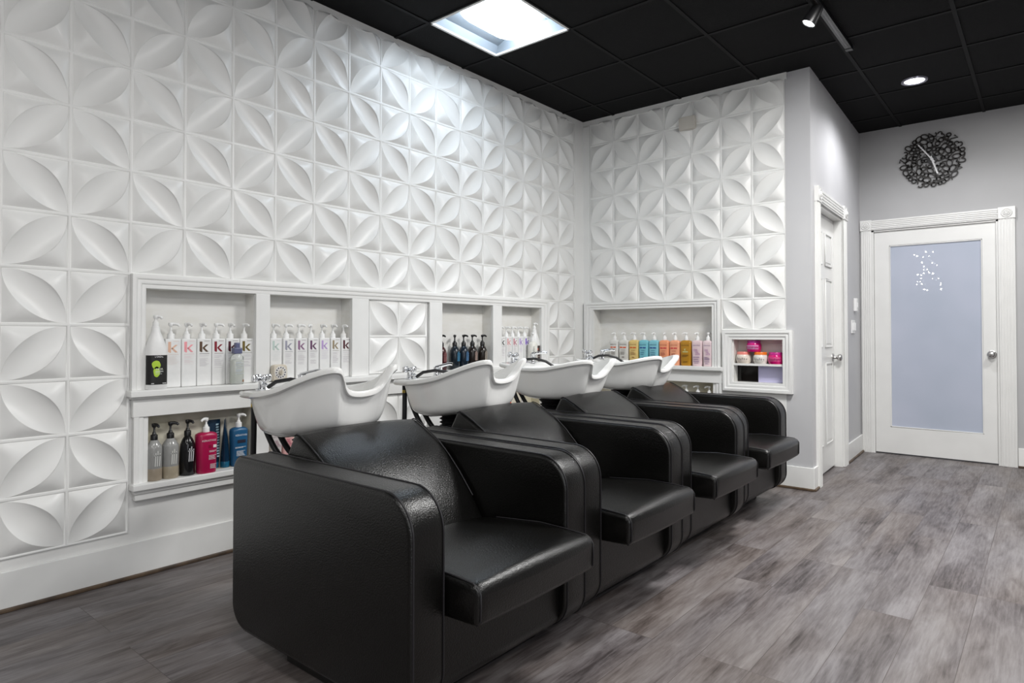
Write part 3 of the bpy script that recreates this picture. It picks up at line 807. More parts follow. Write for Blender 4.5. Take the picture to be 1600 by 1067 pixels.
def tube_(u, out, lab, yaw, lean):
    t = thing('squeeze_tube', lab, 'tube', place(LW, u, out, .4205), LW[1] + yaw, 'dark blue tubes on the lower shelf')
    navy = plastic((.007, .028, .06), .22, 'metallic navy plastic'); cap = plastic((.012, .11, .20), .25, 'blue cap plastic')
    b = MB(); b.loft([(.030, .026, .022, 2), (.08, .028, .019, 2), (.16, .031, .011, 2), (.225, .033, .003, 2.4, 0, lean), (.240, .033, .0015, 3, 0, lean * 1.1)], navy, 36); b.build('body', t)
    b = MB(); b.loft([(0, .024, .021, 2), (.028, .026, .022, 2), (.031, .024, .020, 2)], cap, 30); tag(b.build('cap', t), 'bright blue cap')
    L = MB(); m = ink((.40, .58, .68))
    for i in range(13): L.add([(.008, -.0235 + .0015 * i, .055 + .013 * i), (.022, -.0215 + .0015 * i, .055 + .013 * i), (.024, -.0205 + .0015 * i, .063 + .013 * i), (.010, -.0225 + .0015 * i, .063 + .013 * i)], [(0, 1, 2, 3)], m)
    L.build('label', t, fix=False)
    return t
tube_(.646, -.056, 'dark blue squeeze tube standing beside the red bottle', -.1, .004)
tube_(.694, -.034, 'dark blue squeeze tube turned sideways beside the blue bottle', 1.0, .0)
flat_bottle(LW, .964, -.03, .4205, 'pale grey pink shampoo bottle with dark red lettering behind basin hoses', (.62, .58, .57), None, .066, .05, .150, 'cris', (.28, .10, .16), (.32, .28, .3), exp=5, ph=.05)
flat_bottle(LW, 1.034, -.03, .4205, 'pink shampoo bottle with red lettering beside the first backrest', (.70, .40, .39), None, .066, .05, .150, 'cris', (.45, .05, .12), (.35, .2, .22), exp=5, ph=.05)
flat_bottle(LW, 3.082, -.03, .4205, 'white pump bottle on the lower shelf behind the third basin', (.74, .73, .70), None, .07, .05, .125, 'std', (.3, .3, .3), exp=3, ph=.065)
GK = 'coloured shampoo bottles in the end wall recess'
bx = [(.278, .362), (.366, .460), (.463, .553), (.556, .642), (.646, .735), (.738, .826), (.829, .917), (.921, 1.013), (1.016, 1.104), (1.106, 1.184)]
bc = [((.72, .71, .68), 'std', (.70, .10, .02), (.25, .22, .2), 'white shampoo bottle with orange blocks, first of the end wall row', -.3),
      ((.68, .67, .63), 'std', (.70, .10, .02), (.25, .22, .2), 'white shampoo bottle with orange blocks, standing beside the cream yellow bottle', -.3),
      ((.72, .53, .20), 'std', (.68, .12, .02), (.35, .18, .06), 'cream yellow shampoo bottle with orange blocks in the end wall recess', -1.1),
      ((.19, .52, .60), 'std', (.02, .06, .28), (.03, .15, .28), 'turquoise shampoo bottle beside the cream yellow bottle', -1.2),
      ((.22, .53, .62), 'std', (.02, .06, .28), (.03, .12, .26), 'turquoise shampoo bottle beside the apricot bottles', -.2),
      ((.82, .33, .17), 'std', (.62, .05, .06), (.45, .12, .08), 'apricot shampoo bottle beside the turquoise bottle', .2),
      ((.80, .36, .21), 'std', (.62, .05, .06), (.45, .12, .08), 'apricot shampoo bottle beside the gold bottle', -.3),
      ((.43, .21, .015), 'gold', (.4, .5, .2), (.16, .08, .01), 'gold brown shampoo bottle in the end wall recess', -1.0),
      ((.70, .55, .57), 'cris', (.35, .10, .35), (.30, .20, .35), 'pale pink shampoo bottle with purple lettering beside the gold bottle', -.3),
      ((.72, .58, .60), 'cris', (.35, .10, .35), (.30, .20, .35), 'pale pink shampoo bottle with purple lettering, last of the end wall row', 2.6)]
for i, ((a, c), (col, st, ac, tx, lab, dx)) in enumerate(zip(bx, bc)):
    flat_bottle(BW, (a + c) / 2, -.005, .8385, lab, col, GK, c - a, .050, .199, st, ac, tx, dx, .060, 4., seed=60 + i)
for i, (u, dx, n) in enumerate(((.958, -1.2, 'nearest the last backrest'), (1.054, -.9, 'between two others'), (1.146, -1.2, 'beside the frame'))):
    flat_bottle(BW, u, -.02, .4205, 'white pump top of a bottle on the end wall lower shelf, ' + n, (.66, .66, .60), 'white pumps in the lower end wall recess', .078, .048, .2, 'std', (.3, .3, .3), dirx=dx, ph=.064)

def jar(u, out, z, lab, col, lidc, labc, r=.054, h=.085, lid=.02):
    t = thing('jar', lab, 'jar', place(BW, u, out, z), 0., 'hair mask jars in the small recess')
    b = MB(); b.loft([(0, r * .82, r * .82, 2), (.004, r * .88, r * .88, 2), (h * .30, r * .99, r * .99, 2), (h * .48, r, r, 2), (h * .66, r * .96, r * .96, 2), (h - lid, r * .86, r * .86, 2)], plastic(col, .16, 'glossy jar plastic'), 40); b.build('body', t)
    b = MB(); rl = r * .88; b.loft([(h - lid, rl, rl, 2), (h - .004, rl * .99, rl * .99, 2), (h, rl * .95, rl * .95, 2), (h + .0005, .004, .004, 2)], plastic(lidc, .25, 'jar lid plastic'), 40); b.build('lid', t)
    L = MB(); rows = []
    for zz, rr in ((h * .24, r * .985), (h * .58, r * 1.003)):
        rows.append([(rr * math.cos(R(-90 - 55 + 110 * q / 20)), rr * math.sin(R(-90 - 55 + 110 * q / 20)), zz) for q in range(21)])
    L.rings(rows, ink(labc), True, False, False, closed=False)
    tm = ink(tuple(c * .45 for c in labc))
    for q in range(6):
        x = -r * .62 + q * r * .24
        L.quad(x, x + r * .17, h * (.30 + .03 * (q % 2)), h * (.50 - .04 * (q % 3)), -math.sqrt(max(r * r - (x + r * .08) ** 2, 0)) - .0022, tm)
    L.build('label', t, fix=False)
    return t
jar(1.405, -.040, .8695, 'cream jar with coral lid in the small recess', (.74, .66, .58), (.78, .24, .20), (.76, .68, .62))
jar(1.530, -.040, .8695, 'white jar with orange lid in the small recess', (.74, .71, .66), (.80, .19, .02), (.76, .74, .70), r=.051)
jar(1.638, -.040, .8695, 'magenta jar standing at the end of the small recess', (.60, .01, .16), (.48, .02, .22), (.68, .10, .28))
jar(1.4825, -.040, .8695 + .0858, 'magenta jar stacked on top of two pale jars', (.55, .01, .17), (.42, .02, .26), (.66, .28, .52), r=.053)

# kitchen style timer on the sill
t = thing('dial_timer', 'cream dial timer leaning in front of the mint letter k bottle', 'timer', place(LW, .948, .035, .8385), LW[1])
cream = plastic((.66, .60, .50), .4, 'cream plastic')
b = MB(); n = 40
def rsq(rx, rz, y, e=5): return [(rx * math.copysign(abs(math.cos(2 * math.pi * q / n)) ** (2 / e), math.cos(2 * math.pi * q / n)), y, .045 + rz * math.copysign(abs(math.sin(2 * math.pi * q / n)) ** (2 / e), math.sin(2 * math.pi * q / n))) for q in range(n)]
b.rings([rsq(.040, .043, .018), rsq(.042, .045, .012), rsq(.042, .045, -.010), rsq(.038, .041, -.016)], cream); b.build('body', t)
b = MB()
def disc(r, y): return [(r * math.cos(2 * math.pi * q / n), y, .048 + r * math.sin(2 * math.pi * q / n)) for q in range(n)]
b.rings([disc(.034, -.0155), disc(.034, -.018), disc(.001, -.018)], plastic((.74, .72, .68), .35, 'white dial'))
for q in range(12):
    a = q * math.pi / 6; c, s_ = math.cos(a), math.sin(a)
    b.add([(c * .022 - s_ * .0025, -.0186, .048 + s_ * .022 + c * .0025), (c * .022 + s_ * .0025, -.0186, .048 + s_ * .022 - c * .0025), (c * .029 + s_ * .0035, -.0186, .048 + s_ * .029 - c * .0035), (c * .029 - s_ * .0035, -.0186, .048 + s_ * .029 + c * .0035)], [(0, 1, 2, 3)], ink((.03, .03, .08)))
b.build('dial', t, fix=False)
b = MB(); b.rings([disc(.012, -.018), disc(.010, -.028), disc(.001, -.028)], cream); b.box(-.003, .003, -.032, -.026, .036, .066, cream); b.build('pointer_knob', t)

# wall box on the end wall
t = thing('wall_box', 'small beige box high on the end wall tiles', 'sensor', place(BW, 1.0, .0, 2.738), 0.)
b = MB(); b.box(-.065, .065, -.052, -.008, -.05, .05, M_SENSOR); b.build('cover', t, .004)
b = MB(); b.box(-.055, .055, -.012, -.003, -.042, .042, M_SENSOR); b.build('back_plate', t)

# switches on the closet wall
def clw(u, out, z): return place(CLW, u, out, z)
t = thing('light_switch', 'small white wall control above the switch plate', 'switch', clw(1.60, 0, 1.345), CLR)
b = MB(); b.box(-.035, .035, -.026, 0, -.058, .058, M_PLATE); b.build('plate', t, .004)
b = MB(); b.box(-.016, .016, -.031, -.025, -.025, .02, M_PLATE); b.build('rocker', t, .002)
t = thing('light_switch', 'white double switch plate beside the glazed door', 'switch', clw(1.51, 0, 1.150), CLR)
b = MB(); b.box(-.075, .075, -.010, 0, -.058, .058, M_PLATE); b.build('plate', t, .003)
for u in (-.036, .036):
    b = MB(); b.box(u - .017, u + .017, -.020, -.009, -.034, .034, M_PLATE); b.build('rocker', t, .002)

# ---- wall clock made of cut-out numerals
t = thing('wall_clock', 'round black clock of cut out numerals with white hands above the glazed door', 'clock', place(FW, 2.392, .0, 2.610), 0.)
b = MB()
def arc2(cx, cy, rx, ry, a0, a1, n=18): return [(cx + rx * math.cos(R(a0 + (a1 - a0) * q / n)), cy + ry * math.sin(R(a0 + (a1 - a0) * q / n))) for q in range(n + 1)]
DIG = {'0': [arc2(0, 0, .30, .46, 0, 360)], '6': [arc2(0, -.20, .27, .26, 0, 360), [(-.27, -.20), (-.24, .08), (-.10, .32), (.14, .46)]],
       '9': [arc2(0, .20, .27, .26, 0, 360), [(.27, .20), (.24, -.08), (.10, -.32), (-.14, -.46)]], '8': [arc2(0, .23, .22, .22, 0, 360), arc2(0, -.23, .25, .24, 0, 360)],
       '3': [arc2(0, .23, .24, .23, 150, -80), arc2(0, -.22, .27, .25, 80, -150)], '4': [[(.12, -.47), (.12, .47), (-.30, -.14), (.32, -.14)]],
       '2': [arc2(0, .22, .25, .24, 165, -35) + [(-.26, -.46), (.28, -.46)]], '7': [[(-.26, .45), (.28, .45), (-.06, -.47)]]}
def digit(ch, cx, cz, size, rot, y0, y1, w):
    c, sn = math.cos(rot), math.sin(rot)
    for line in DIG[ch]:
        P = [Vector((p[0] * size, p[1] * size)) for p in line]; n = len(P); loop = (P[0] - P[-1]).length < 1e-6
        if loop: P = P[:-1]; n -= 1
        ring = []
        for i in range(n):
            p0, p2 = (P[i - 1], P[(i + 1) % n]) if loop else (P[max(i - 1, 0)], P[min(i + 1, n - 1)])
            t_ = (p2 - p0).normalized(); nn = Vector((-t_.y, t_.x)) * w / 2
            q = [P[i] + nn, P[i] - nn]; q = [(cx + c * k.x - sn * k.y, cz + sn * k.x + c * k.y) for k in q]
            ring.append([(q[0][0], y0, q[0][1]), (q[1][0], y0, q[1][1]), (q[1][0], y1, q[1][1]), (q[0][0], y1, q[0][1])])
        if loop: ring.append(ring[0])
        b.rings(ring, M_CLOCK, False, not loop, not loop)
rc = random.Random(11)
digs = '690083896204366'
for rad, cnt, size in ((.218, 25, .062), (.176, 20, .066), (.134, 15, .066), (.094, 10, .062), (.058, 6, .056)):
    for i in range(cnt):
        a = 2 * math.pi * (i + rc.random() * .25) / cnt
        digit(rc.choice(digs), rad * math.cos(a), rad * math.sin(a), size, a + rc.choice([0, math.pi / 2, -math.pi / 2, math.pi, .6, -.7]), -.016, -.010, .0095)
def ringband(r0, r1, y0, y1):
    n = 60; f = lambda r, y: [(r * math.cos(2 * math.pi * q / n), y, r * math.sin(2 * math.pi * q / n)) for q in range(n)]
    b.rings([f(r0, y0), f(r1, y0), f(r1, y1), f(r0, y1), f(r0, y0)], M_CLOCK, False, False, False)
for r0 in (.197, .155, .114, .076): ringband(r0, r0 + .003, -.014, -.011)
b.build('numeral_lattice', t)
b = MB(); f = lambda r, y: [(r * math.cos(2 * math.pi * q / 40), y, r * math.sin(2 * math.pi * q / 40)) for q in range(40)]
b.rings([f(.036, 0), f(.036, -.028), f(.002, -.028)], M_BLACK, False); b.build('movement_case', t)
def hand(name, dx, dz, w, y):
    L = math.hypot(dx, dz); ux, uz = dx / L, dz / L; px, pz = -uz, ux
    h = MB(); pts = [(-ux * .03 + px * w, -uz * .03 + pz * w), (dx + px * w * .8, dz + pz * w * .8), (dx + ux * .006, dz + uz * .006), (dx - px * w * .8, dz - pz * w * .8), (-ux * .03 - px * w, -uz * .03 - pz * w)]
    h.prism([(x, z) for x, z in pts], y, y - .003, M_HANDS); return h.build(name, t)
hand('minute_hand', -.100, .142, .006, -.034); hand('hour_hand', .040, -.128, .0075, -.030)
b = MB(); b.rings([f(.011, -.028), f(.011, -.040), f(.001, -.041)], M_HANDS, True); b.build('hub_cap', t)

# ================================================================== SHAMPOO CHAIRS
CWD = .820; AT = .128
def rprofile(x0, x1, z0, z1, radii, n=10):
    """rounded rectangle (x,z); radii for corners: back-bottom, front-bottom, front-top, back-top"""
    rb, rf, rt, rk = radii; o = []
    for cx, cz, r, a0 in ((x0 + rb, z0 + rb, rb, 180), (x1 - rf, z0 + rf, rf, 270), (x1 - rt, z1 - rt, rt, 0), (x0 + rk, z1 - rk, rk, 90)):
        for q in range(n + 1):
            a = R(a0 + 90 * q / n); o.append((cx + r * math.cos(a), cz + r * math.sin(a)))
    return o
def chair_arm(root, y0, y1):
    P = rprofile(-.93, 0, .083, .668, (.085, .10, .112, .055), 10)
    # soft edges: rings from outer face inwards with a rounded border
    def inset(d):
        n = len(P); out = []
        cxm = sum(p[0] for p in P) / n; czm = sum(p[1] for p in P) / n
        for i in range(n):
            a, c = Vector(P[i - 1]), Vector(P[(i + 1) % n]); tdir = (c - a).normalized(); nrm = Vector((tdir.y, -tdir.x))
            p = Vector(P[i]) - nrm * d; out.append((p.x, p.y))
        return out
    b = MB(); r = .012; ring = []
    for k in range(5):
        a = R(90 * k / 4); ring.append((r * (1 - math.sin(a)), y0 + r * (1 - math.cos(a))))
    ring += [(-.0015, y0 + .045), (-.0015, y1 - .045)] + [(d, y1 - (y - y0)) for d, y in ring[::-1]]
    b.rings([[(x, y, z) for x, z in inset(d)] for d, y in ring], M_LEATHER, True)
    o = b.build('armrest', root)
    for y in (y0 + .010, y1 - .010):
        s = MB(); Q = inset(-.0006); pts = [(x, y, z) for x, z in Q]; pts.append(pts[0])
        s.tube(pts, .0030, M_SEAM, 6, False); s.build('piping', o)
    return o
def pillow(root, name, xs, y0, y1, crown, edge, m=M_LEATHER, bulge=.006):
    """cushion as a closed loft over y; xs = (x,z) outline (counter-clockwise), crown lifts top points"""
    n = len(xs); ny = 14; rings = []
    cx = sum(p[0] for p in xs) / n; cz = sum(p[1] for p in xs) / n
    def at(f, y, ins):
        o = []
        for i, (x, z) in enumerate(xs):
            a, c = Vector(xs[i - 1]), Vector(xs[(i + 1) % n]); td = (c - a)
            td = td.normalized() if td.length > 1e-9 else Vector((1, 0)); nr = Vector((td.y, -td.x))
            lift = crown[i] * (1 - (2 * f - 1) ** 2)
            p = Vector((x, z)) - nr * ins + nr * lift
            o.append((p.x, y, p.y))
        return o
    for k in range(4):
        a = R(90 * k / 3); rings.append(at((edge * (1 - math.cos(a))) / (y1 - y0), y0 + edge * (1 - math.cos(a)), edge * (1 - math.sin(a))))
    for k in range(1, ny):
        f = k / ny; rings.append(at(f, y0 + (y1 - y0) * f, 0))
    for k in range(3, -1, -1):
        a = R(90 * k / 3); rings.append(at(1 - (edge * (1 - math.cos(a))) / (y1 - y0), y1 - edge * (1 - math.cos(a)), edge * (1 - math.sin(a))))
    b = MB(); b.rings(rings, m, True); return b.build(name, root)
def dens(poly, step=.03):
    o = []; n = len(poly)
    for i in range(n):
        a, c = Vector(poly[i]), Vector(poly[(i + 1) % n]); k = max(1, int((c - a).length / step))
        for q in range(k): p = a.lerp(c, q / k); o.append((p.x, p.y))
    return o
def arcpts(cx, cz, r, a0, a1, n=6): return [(cx + r * math.cos(R(a0 + (a1 - a0) * q / n)), cz + r * math.sin(R(a0 + (a1 - a0) * q / n))) for q in range(n + 1)]
def make_chair(label, loc):
    t = thing('shampoo_chair', label, 'salon chair', loc, 0., 'black leather shampoo chairs in a row')
    chair_arm(t, 0, AT); chair_arm(t, CWD - AT, CWD)
    # body shell under the seat and behind the back
    b = MB(); b.prism(rprofile(-.90, -.03, .088, .318, (.05, .05, .01, .01), 5), AT - .01, CWD - AT + .01, M_LEATHER); b.build('seat_base', t, .004)
    # seat cushion
    seat = dens([(-.44, .300), (.09, .322)] + arcpts(.101, .338, .014, -90, 0, 3) + [(.116, .364), (.116, .404)] + arcpts(.088, .404, .028, 0, 82, 5) + [(-.10, .437), (-.30, .417), (-.46, .392)])
    crown = [.016 if z > .385 else (.004 if x > .105 else 0) for x, z in seat]
    so = pillow(t, 'seat', seat, AT + .002, CWD - AT - .002, crown, .016)
    for y in (AT + .012, CWD - AT - .012):
        s = MB(); s.tube([(-.3, y, .420), (-.1, y, .4385), (.01, y, .4370), (.089, y, .4325), (.106, y, .4245), (.1165, y, .410), (.1175, y, .376), (.1165, y, .341), (.102, y, .323)], .0026, M_SEAM, 6); s.build('piping', so)
    # reclined backrest wedge
    front = [(-.355, .385), (-.42, .478), (-.49, .560), (-.55, .620), (-.61, .668), (-.675, .706), (-.735, .735)]
    poly = front + [(-.752, .739), (-.766, .733), (-.80, .675), (-.845, .60), (-.865, .45), (-.865, .30), (-.46, .30)]
    back = dens(poly, .03)
    fr = lambda x, z: max(0., min(1., (x + .80) / .04)) if z > .37 else 0.
    crown = [fr(x, z) * (.012 + .012 * math.sin(math.pi * max(0, min(1, (z - .385) / .33)))) for x, z in back]
    bo = pillow(t, 'backrest', back, AT + .004, CWD - AT - .004, crown, .016)
    for y in (AT + .014, CWD - AT - .014):
        s = MB(); s.tube([(x + .003, y, z + .003) for x, z in front[1:]] + [(-.752, y, .742), (-.767, y, .735)], .0028, M_SEAM, 6); s.build('piping', bo)
    b = MB(); b.box(-.70, -.17, .075, CWD - .075, 0, .090, M_KICK); b.build('plinth', t, .004)
    return t
chairs = [(1.900, .222, 'nearest black leather shampoo chair, its outer side facing the camera'),
          (1.880, 1.050, 'second black leather shampoo chair counted from the camera'),
          (1.861, 1.878, 'third black leather shampoo chair counted from the camera'),
          (1.833, 2.706, 'last black leather shampoo chair, beside the end wall')]
for x, y, lab in chairs: make_chair(lab, (x, y, 0))

# ================================================================== SHAMPOO BASINS
def cr_closed(pts, per=6):
    o = []; n = len(pts)
    for i in range(n):
        p0, p1, p2, p3 = [np.array(pts[(i + k) % n], float) for k in (-1, 0, 1, 2)]
        for q in range(per):
            t_ = q / per
            o.append(.5 * (2 * p1 + (p2 - p0) * t_ + (2 * p0 - 5 * p1 + 4 * p2 - p3) * t_ ** 2 + (3 * p1 - p0 - 3 * p2 + p3) * t_ ** 3))
    return o
def basin_mesh():
    # half rim from rear centre to neck notch centre: outer (x,y,z), inner (x,y,z); x towards the chair
    H = [((-.345, 0, .850), (-.215, 0, .842)), ((-.345, .10, .850), (-.215, .075, .842)), ((-.335, .165, .850), (-.205, .125, .843)), ((-.29, .192, .852), (-.18, .155, .845)),
         ((-.19, .212, .857), (-.14, .180, .851)), ((-.08, .226, .868), (-.06, .198, .863)), ((.04, .228, .890), (.04, .200, .885)), ((.14, .216, .922), (.13, .188, .917)),
         ((.225, .188, .952), (.205, .160, .947)), ((.285, .155, .969), (.255, .130, .962)), ((.305, .125, .966), (.268, .112, .950)), ((.298, .105, .940), (.255, .098, .924)),
         ((.285, .085, .902), (.238, .080, .890)), ((.275, .055, .880), (.228, .052, .868)), ((.270, 0, .873), (.222, 0, .861))]
    full = H + [((o[0], -o[1], o[2]), (i[0], -i[1], i[2])) for o, i in H[-2:0:-1]]
    O = cr_closed([q[0] for q in full], 6); I = cr_closed([q[1] for q in full], 6); n = len(O)
    bc = (.0, 0.)
    def bottom(p, hl, hw, zb, slope):
        a = math.atan2((p[1]) / hw, (p[0] - bc[0]) / hl); x = bc[0] + hl * math.cos(a); return np.array([x, hw * math.sin(a), zb + slope * (x - bc[0])])
    rings = []
    # inner bowl, from drain up
    def inner_ring(t_):
        r = []
        for p in I:
            bt = bottom(p, .10, .085, .735, .03); ph = R(90) * t_; w_ = 1 - math.cos(ph) ** .8; r.append(tuple(np.array([p[0] + (bt[0] - p[0]) * w_, p[1] + (bt[1] - p[1]) * w_, p[2] + (bt[2] - p[2]) * math.sin(ph) ** .95])))
        return r
    rings.append([(bc[0] + (q[0] - bc[0]) * .05, q[1] * .05, .733) for q in inner_ring(1)])
    for k in range(8, -1, -1): rings.append(inner_ring(k / 8))
    mid = [tuple((a + b_) / 2 + np.array([0, 0, .004])) for a, b_ in zip(O, I)]
    rings.append(mid)
    cen = np.array([-.02, 0, 0])
    def off(p, d, dz):
        v = np.array(p) - np.array([bc[0] - .02, 0, p[2]]); v /= np.linalg.norm(v) + 1e-9; return tuple(np.array(p) + v * d + np.array([0, 0, dz]))
    rings.append([off(p, -.004, .001) for p in O]); rings.append([off(p, .001, -.005) for p in O]); rings.append([off(p, 0, -.020) for p in O]); rings.append([off(p, -.010, -.024) for p in O])
    # outer wall
    S = []
    for p in O:
        q = list(off(p, -.020, -.026))
        if q[0] < -.20: q[0] = -.20 - (-.20 - q[0]) * .42       # faucet deck overhangs the rear wall
        S.append(np.array(q))
    for k in range(0, 15):
        t_ = k / 14; ph = R(90) * t_; r = []
        for p in S:
            bt = bottom(p, .212, .165, .698, .13); w_ = (.58 * t_ + .42 * t_ ** 6) if p[0] > .1 else (.50 * t_ + .50 * t_ ** 7); zz = .45 * t_ + .55 * math.sin(ph)
            r.append(tuple(np.array([p[0] + (bt[0] - p[0]) * w_, p[1] + (bt[1] - p[1]) * w_, p[2] + (bt[2] - p[2]) * zz])))
        rings.append(r)
    rings.append([(bc[0] + (q[0] - bc[0]) * .85, q[1] * .85, q[2] - .008) for q in rings[-1]])
    b = MB(); b.rings(rings, M_PORC, True, True, True)
    return b
BASIN = None
def make_basin(label, loc, rz=0., tilt=0., front=0.):
    t = thing('shampoo_basin', label, 'basin', loc, rz, 'white shampoo basins behind the chairs')
    bowl = basin_mesh().build('bowl', t); 
    for p in bowl.data.polygons: p.use_smooth = True
    bowl.data.set_sharp_from_angle(angle=R(60))
    dr = MB(); dr.rings([[(.035 + r * math.cos(2 * math.pi * q / 24), r * math.sin(2 * math.pi * q / 24), z) for q in range(24)] for r, z in ((.026, .740), (.022, .743), (.004, .741))], M_CHROME); dr.build('drain', bowl)
    # spray hose valve with cross handles, near the edge
    f = frame('faucet', (-.285, -.10, .854), 0); f.parent = bowl
    b = MB(); b.loft([(0, .026, .026, 2), (.006, .026, .026, 2), (.009, .016, .016, 2), (.034, .014, .014, 2), (.040, .017, .017, 2)], M_CHROME, 24)
    b.tube([(.006, 0, .018), (.03, .0, .022), (.05, .0, .012)], [.010, .010, .012], M_CHROME, 14); b.build('valve_body', f)
    b = MB(); b.tube([(-.004, -.028, .050), (-.004, .028, .050)], .0085, M_CHROME, 12); b.tube([(-.030, 0, .050), (.022, 0, .050)], .0085, M_CHROME, 12)
    for p in ((-.004, -.030, 0), (-.004, .030, 0), (-.032, 0, 0), (.024, 0, 0)): b.loft([(.036, .009, .009, 4, p[0], p[1]), (.040, .012, .012, 4, p[0], p[1]), (.062, .012, .012, 4, p[0], p[1]), (.065, .009, .009, 4, p[0], p[1])], M_CHROME, 16)
    b.build('cross_handle', f)
    f2 = frame('mixer_tap', (-.275, .085, .854), 0); f2.parent = bowl
    b = MB(); b.loft([(0, .028, .022, 2.4), (.006, .028, .022, 2.4), (.012, .020, .018, 2.2), (.045, .019, .018, 2.2), (.056, .021, .020, 2)], M_CHROME, 24); b.build('tap_body', f2)
    b = MB(); b.tube([(-.01, 0, .052), (.03, .02, .066), (.06, .035, .074), (.075, .043, .072)], [.012, .009, .008, .009], M_CHROME, 12); b.build('lever', f2)
    b = MB()
    pts = [(-.235, -.10, .868), (-.20, -.085, .892), (-.15, -.05, .902), (-.10, -.01, .893), (-.06, .02, .868), (-.035, .035, .83), (-.02, .04, .79)]
    b.tube([tuple(q) for q in pts], .0085, M_RUBBER, 10); tag(b.build('spray_hose', bowl), 'black rubber hose')
    # supply hoses under the deck
    for i, (y, dx, dy) in enumerate(((-.135, .0, -.005), (-.115, .16, .05), (-.08, .20, .06))):
        h = MB(); x0 = -.286 + .014 * i
        if i == 0: pts = [(x0, y, .826), (x0, y, .70), (x0 - .004, y, .50), (x0 + .01, y, .25), (x0 + .03, y, .018)]
        else: pts = [(x0, y, .826), (x0 + .004, y, .76), (x0 + .020 + .01 * i, y + dy * .3, .68), (x0 + .055 + .015 * i, y + dy * .6, .61), (x0 + .11 + .02 * i, y + dy, .55), (-.07, y + dy, .50)]
        sm = [tuple(Vector(pts[0]))]
        for q in range(len(pts) - 1):
            p0, p1, p2, p3 = [Vector(pts[max(0, min(len(pts) - 1, q + k_))]) for k_ in (-1, 0, 1, 2)]
            for e in (.25, .5, .75, 1.): sm.append(tuple(.5 * (2 * p1 + (p2 - p0) * e + (2 * p0 - 5 * p1 + 4 * p2 - p3) * e * e + (3 * p1 - p0 - 3 * p2 + p3) * e ** 3)))
        h.tube(sm, .0125, M_RUBBER, 10); ho = h.build('supply_hose', t)
        k = MB(); k.tube([(x0, y, .828), (x0, y, .800)], .010, M_CHROME, 12); k.tube([(x0, y, .800), (x0, y, .785)], .0130, M_BRASS, 8); k.build('brass_fitting', ho)
    # pedestal with bellows
    b = MB(); b.box(-.085, .03, -.11, .11, .0, .56, M_KICK); b.box(-.13, .04, -.16, .16, 0, .02, M_KICK); ped = b.build('pedestal', t, .004)
    b = MB(); secs = [(.555, .075, .095, 2.4)]
    for k in range(6): z = .575 + k * .018; secs += [(z, .080, .10, 2.4), (z + .009, .066, .086, 2.4)]
    secs += [(.69, .085, .10, 2.4), (.704, .10, .09, 2.4)]
    b.loft(secs, M_RUBBER, 32, -.03, 0); b.build('bellows', ped)
    if tilt: bowl.rotation_euler = (0, tilt, 0); bowl.location = front
    return t
basins = [(.895, .632, 0., 0., 'white porcelain basin behind the nearest shampoo chair', (0, 0, 0)),
          (.885, 1.462, 0., 0., 'white porcelain basin behind the second shampoo chair', (0, 0, 0)),
          (.885, 2.295, 0., R(8), 'white porcelain basin behind the third shampoo chair', (-.115, 0, .022)),
          (.895, 3.115, 0., R(8), 'white porcelain basin behind the last shampoo chair', (-.115, 0, .022))]
for x, y, rz, tl, lab, fr in basins: make_basin(lab, (x, y, 0), rz, tl, fr)

# ================================================================== LIGHTS
def area(name, loc, size, power, col=(1, 1, 1), rot=(0, 0, 0), sy=None):
    L = bpy.data.lights.new(name, 'AREA'); L.shape = 'RECTANGLE'; L.size = size; L.size_y = sy or size; L.energy = power; L.color = col
    o = bpy.data.objects.new(name, L); COL.objects.link(o); o.location = loc; o.rotation_euler = rot; return o
def spot(name, loc, power, ang, blend, rad, rot=(0, 0, 0), col=(1, 1, 1)):
    L = bpy.data.lights.new(name, 'SPOT'); L.energy = power; L.spot_size = R(ang); L.spot_blend = blend; L.shadow_soft_size = rad; L.color = col
    o = bpy.data.objects.new(name, L); COL.objects.link(o); o.location = loc; o.rotation_euler = rot; return o
area('unseen_overhead_light', (2.75, 2.35, ZC - .02), .6, 84, (1, .99, .97))
area('unseen_overhead_light', (2.6, -.5, ZC - .02), .6, 28, (1, .99, .97))  # unseen light added for the near floor and tile wall
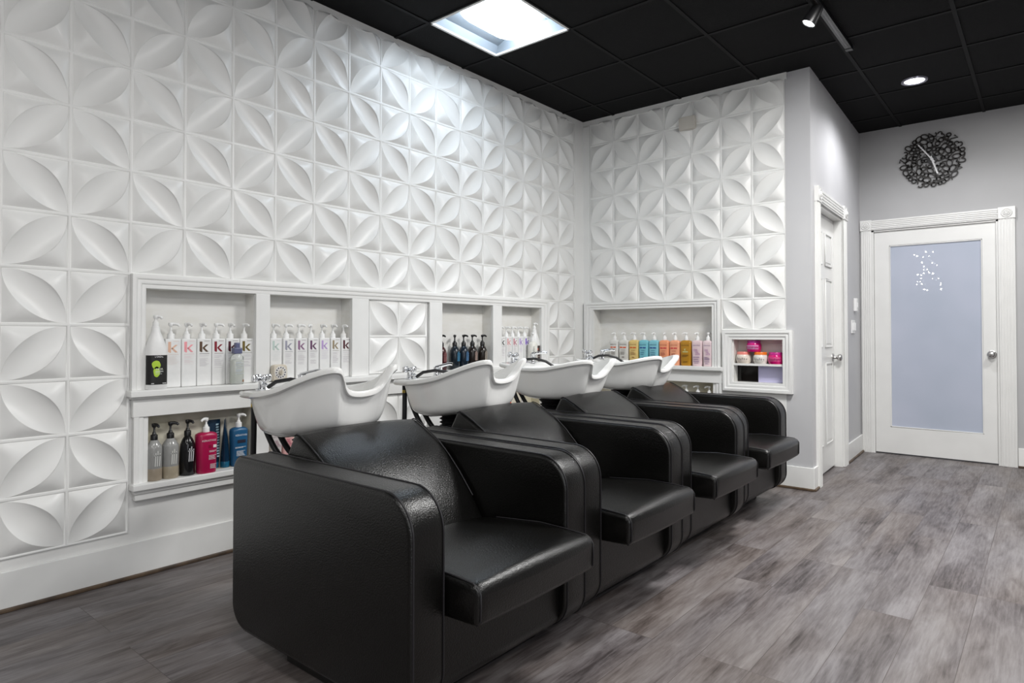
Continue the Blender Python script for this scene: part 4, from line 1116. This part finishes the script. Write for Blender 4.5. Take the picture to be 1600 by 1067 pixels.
area('unseen_overhead_light', (4.8, 1.2, ZC - .02), .6, 44, (1, .99, .97))  # unseen fill added over the open side of the room
area('unseen_overhead_light', (2.0, -2.4, ZC - .02), .6, 15, (1, .99, .97))  # added fill behind the camera, no fixture modelled
area('unseen_overhead_light', (4.8, -2.4, ZC - .02), .6, 50, (1, .99, .97))  # second unseen fill added behind the camera
area('unseen_overhead_light', (3.7, 4.3, ZC - .02), .5, 36, (1, .99, .97))  # added out of view to brighten the far wall and door
spot('downlight_lamp', (2.418, 4.655, ZC - .03), 50, 158, .6, .06, (0, 0, 0), (.98, .98, 1))
spot('track_lamp', (2.12, 2.95, ZC - .13), 40, 70, .6, .04, (R(-10), R(28), 0), (.98, .98, 1))
area('side_fill_light', (5.9, -1.2, 1.5), 2.4, 38, (.93, .96, 1.), (0, R(90), 0), 2.2)  # added soft fill from the side, no window in that wall

w = bpy.data.worlds.new('world'); scene.world = w; w.use_nodes = True
w.node_tree.nodes['Background'].inputs[0].default_value = (.8, .85, .9, 1); w.node_tree.nodes['Background'].inputs[1].default_value = .2

# ================================================================== CAMERA
cd = bpy.data.cameras.new('camera'); cam = bpy.data.objects.new('camera', cd); COL.objects.link(cam)
cd.sensor_fit = 'HORIZONTAL'; cd.sensor_width = 36; cd.lens = FPX / 1600 * 36
cd.shift_x = (800 - PCX) / 1600; cd.shift_y = (PCY - 533.5) / 1600; cd.clip_start = .02; cd.clip_end = 60
cy_, sy_ = math.cos(YAW), math.sin(YAW); cp, sp = math.cos(PITCH), math.sin(PITCH)
fwd = Vector((sy_ * cp, cy_ * cp, sp)); rgt = Vector((cy_, -sy_, 0)); upv = rgt.cross(fwd)
cam.matrix_world = Matrix(((rgt.x, upv.x, -fwd.x, CAM[0]), (rgt.y, upv.y, -fwd.y, CAM[1]), (rgt.z, upv.z, -fwd.z, CAM[2]), (0, 0, 0, 1)))
scene.camera = cam
scene.view_settings.view_transform = 'Standard'
scene.view_settings.look = 'None'
scene.view_settings.exposure = .12
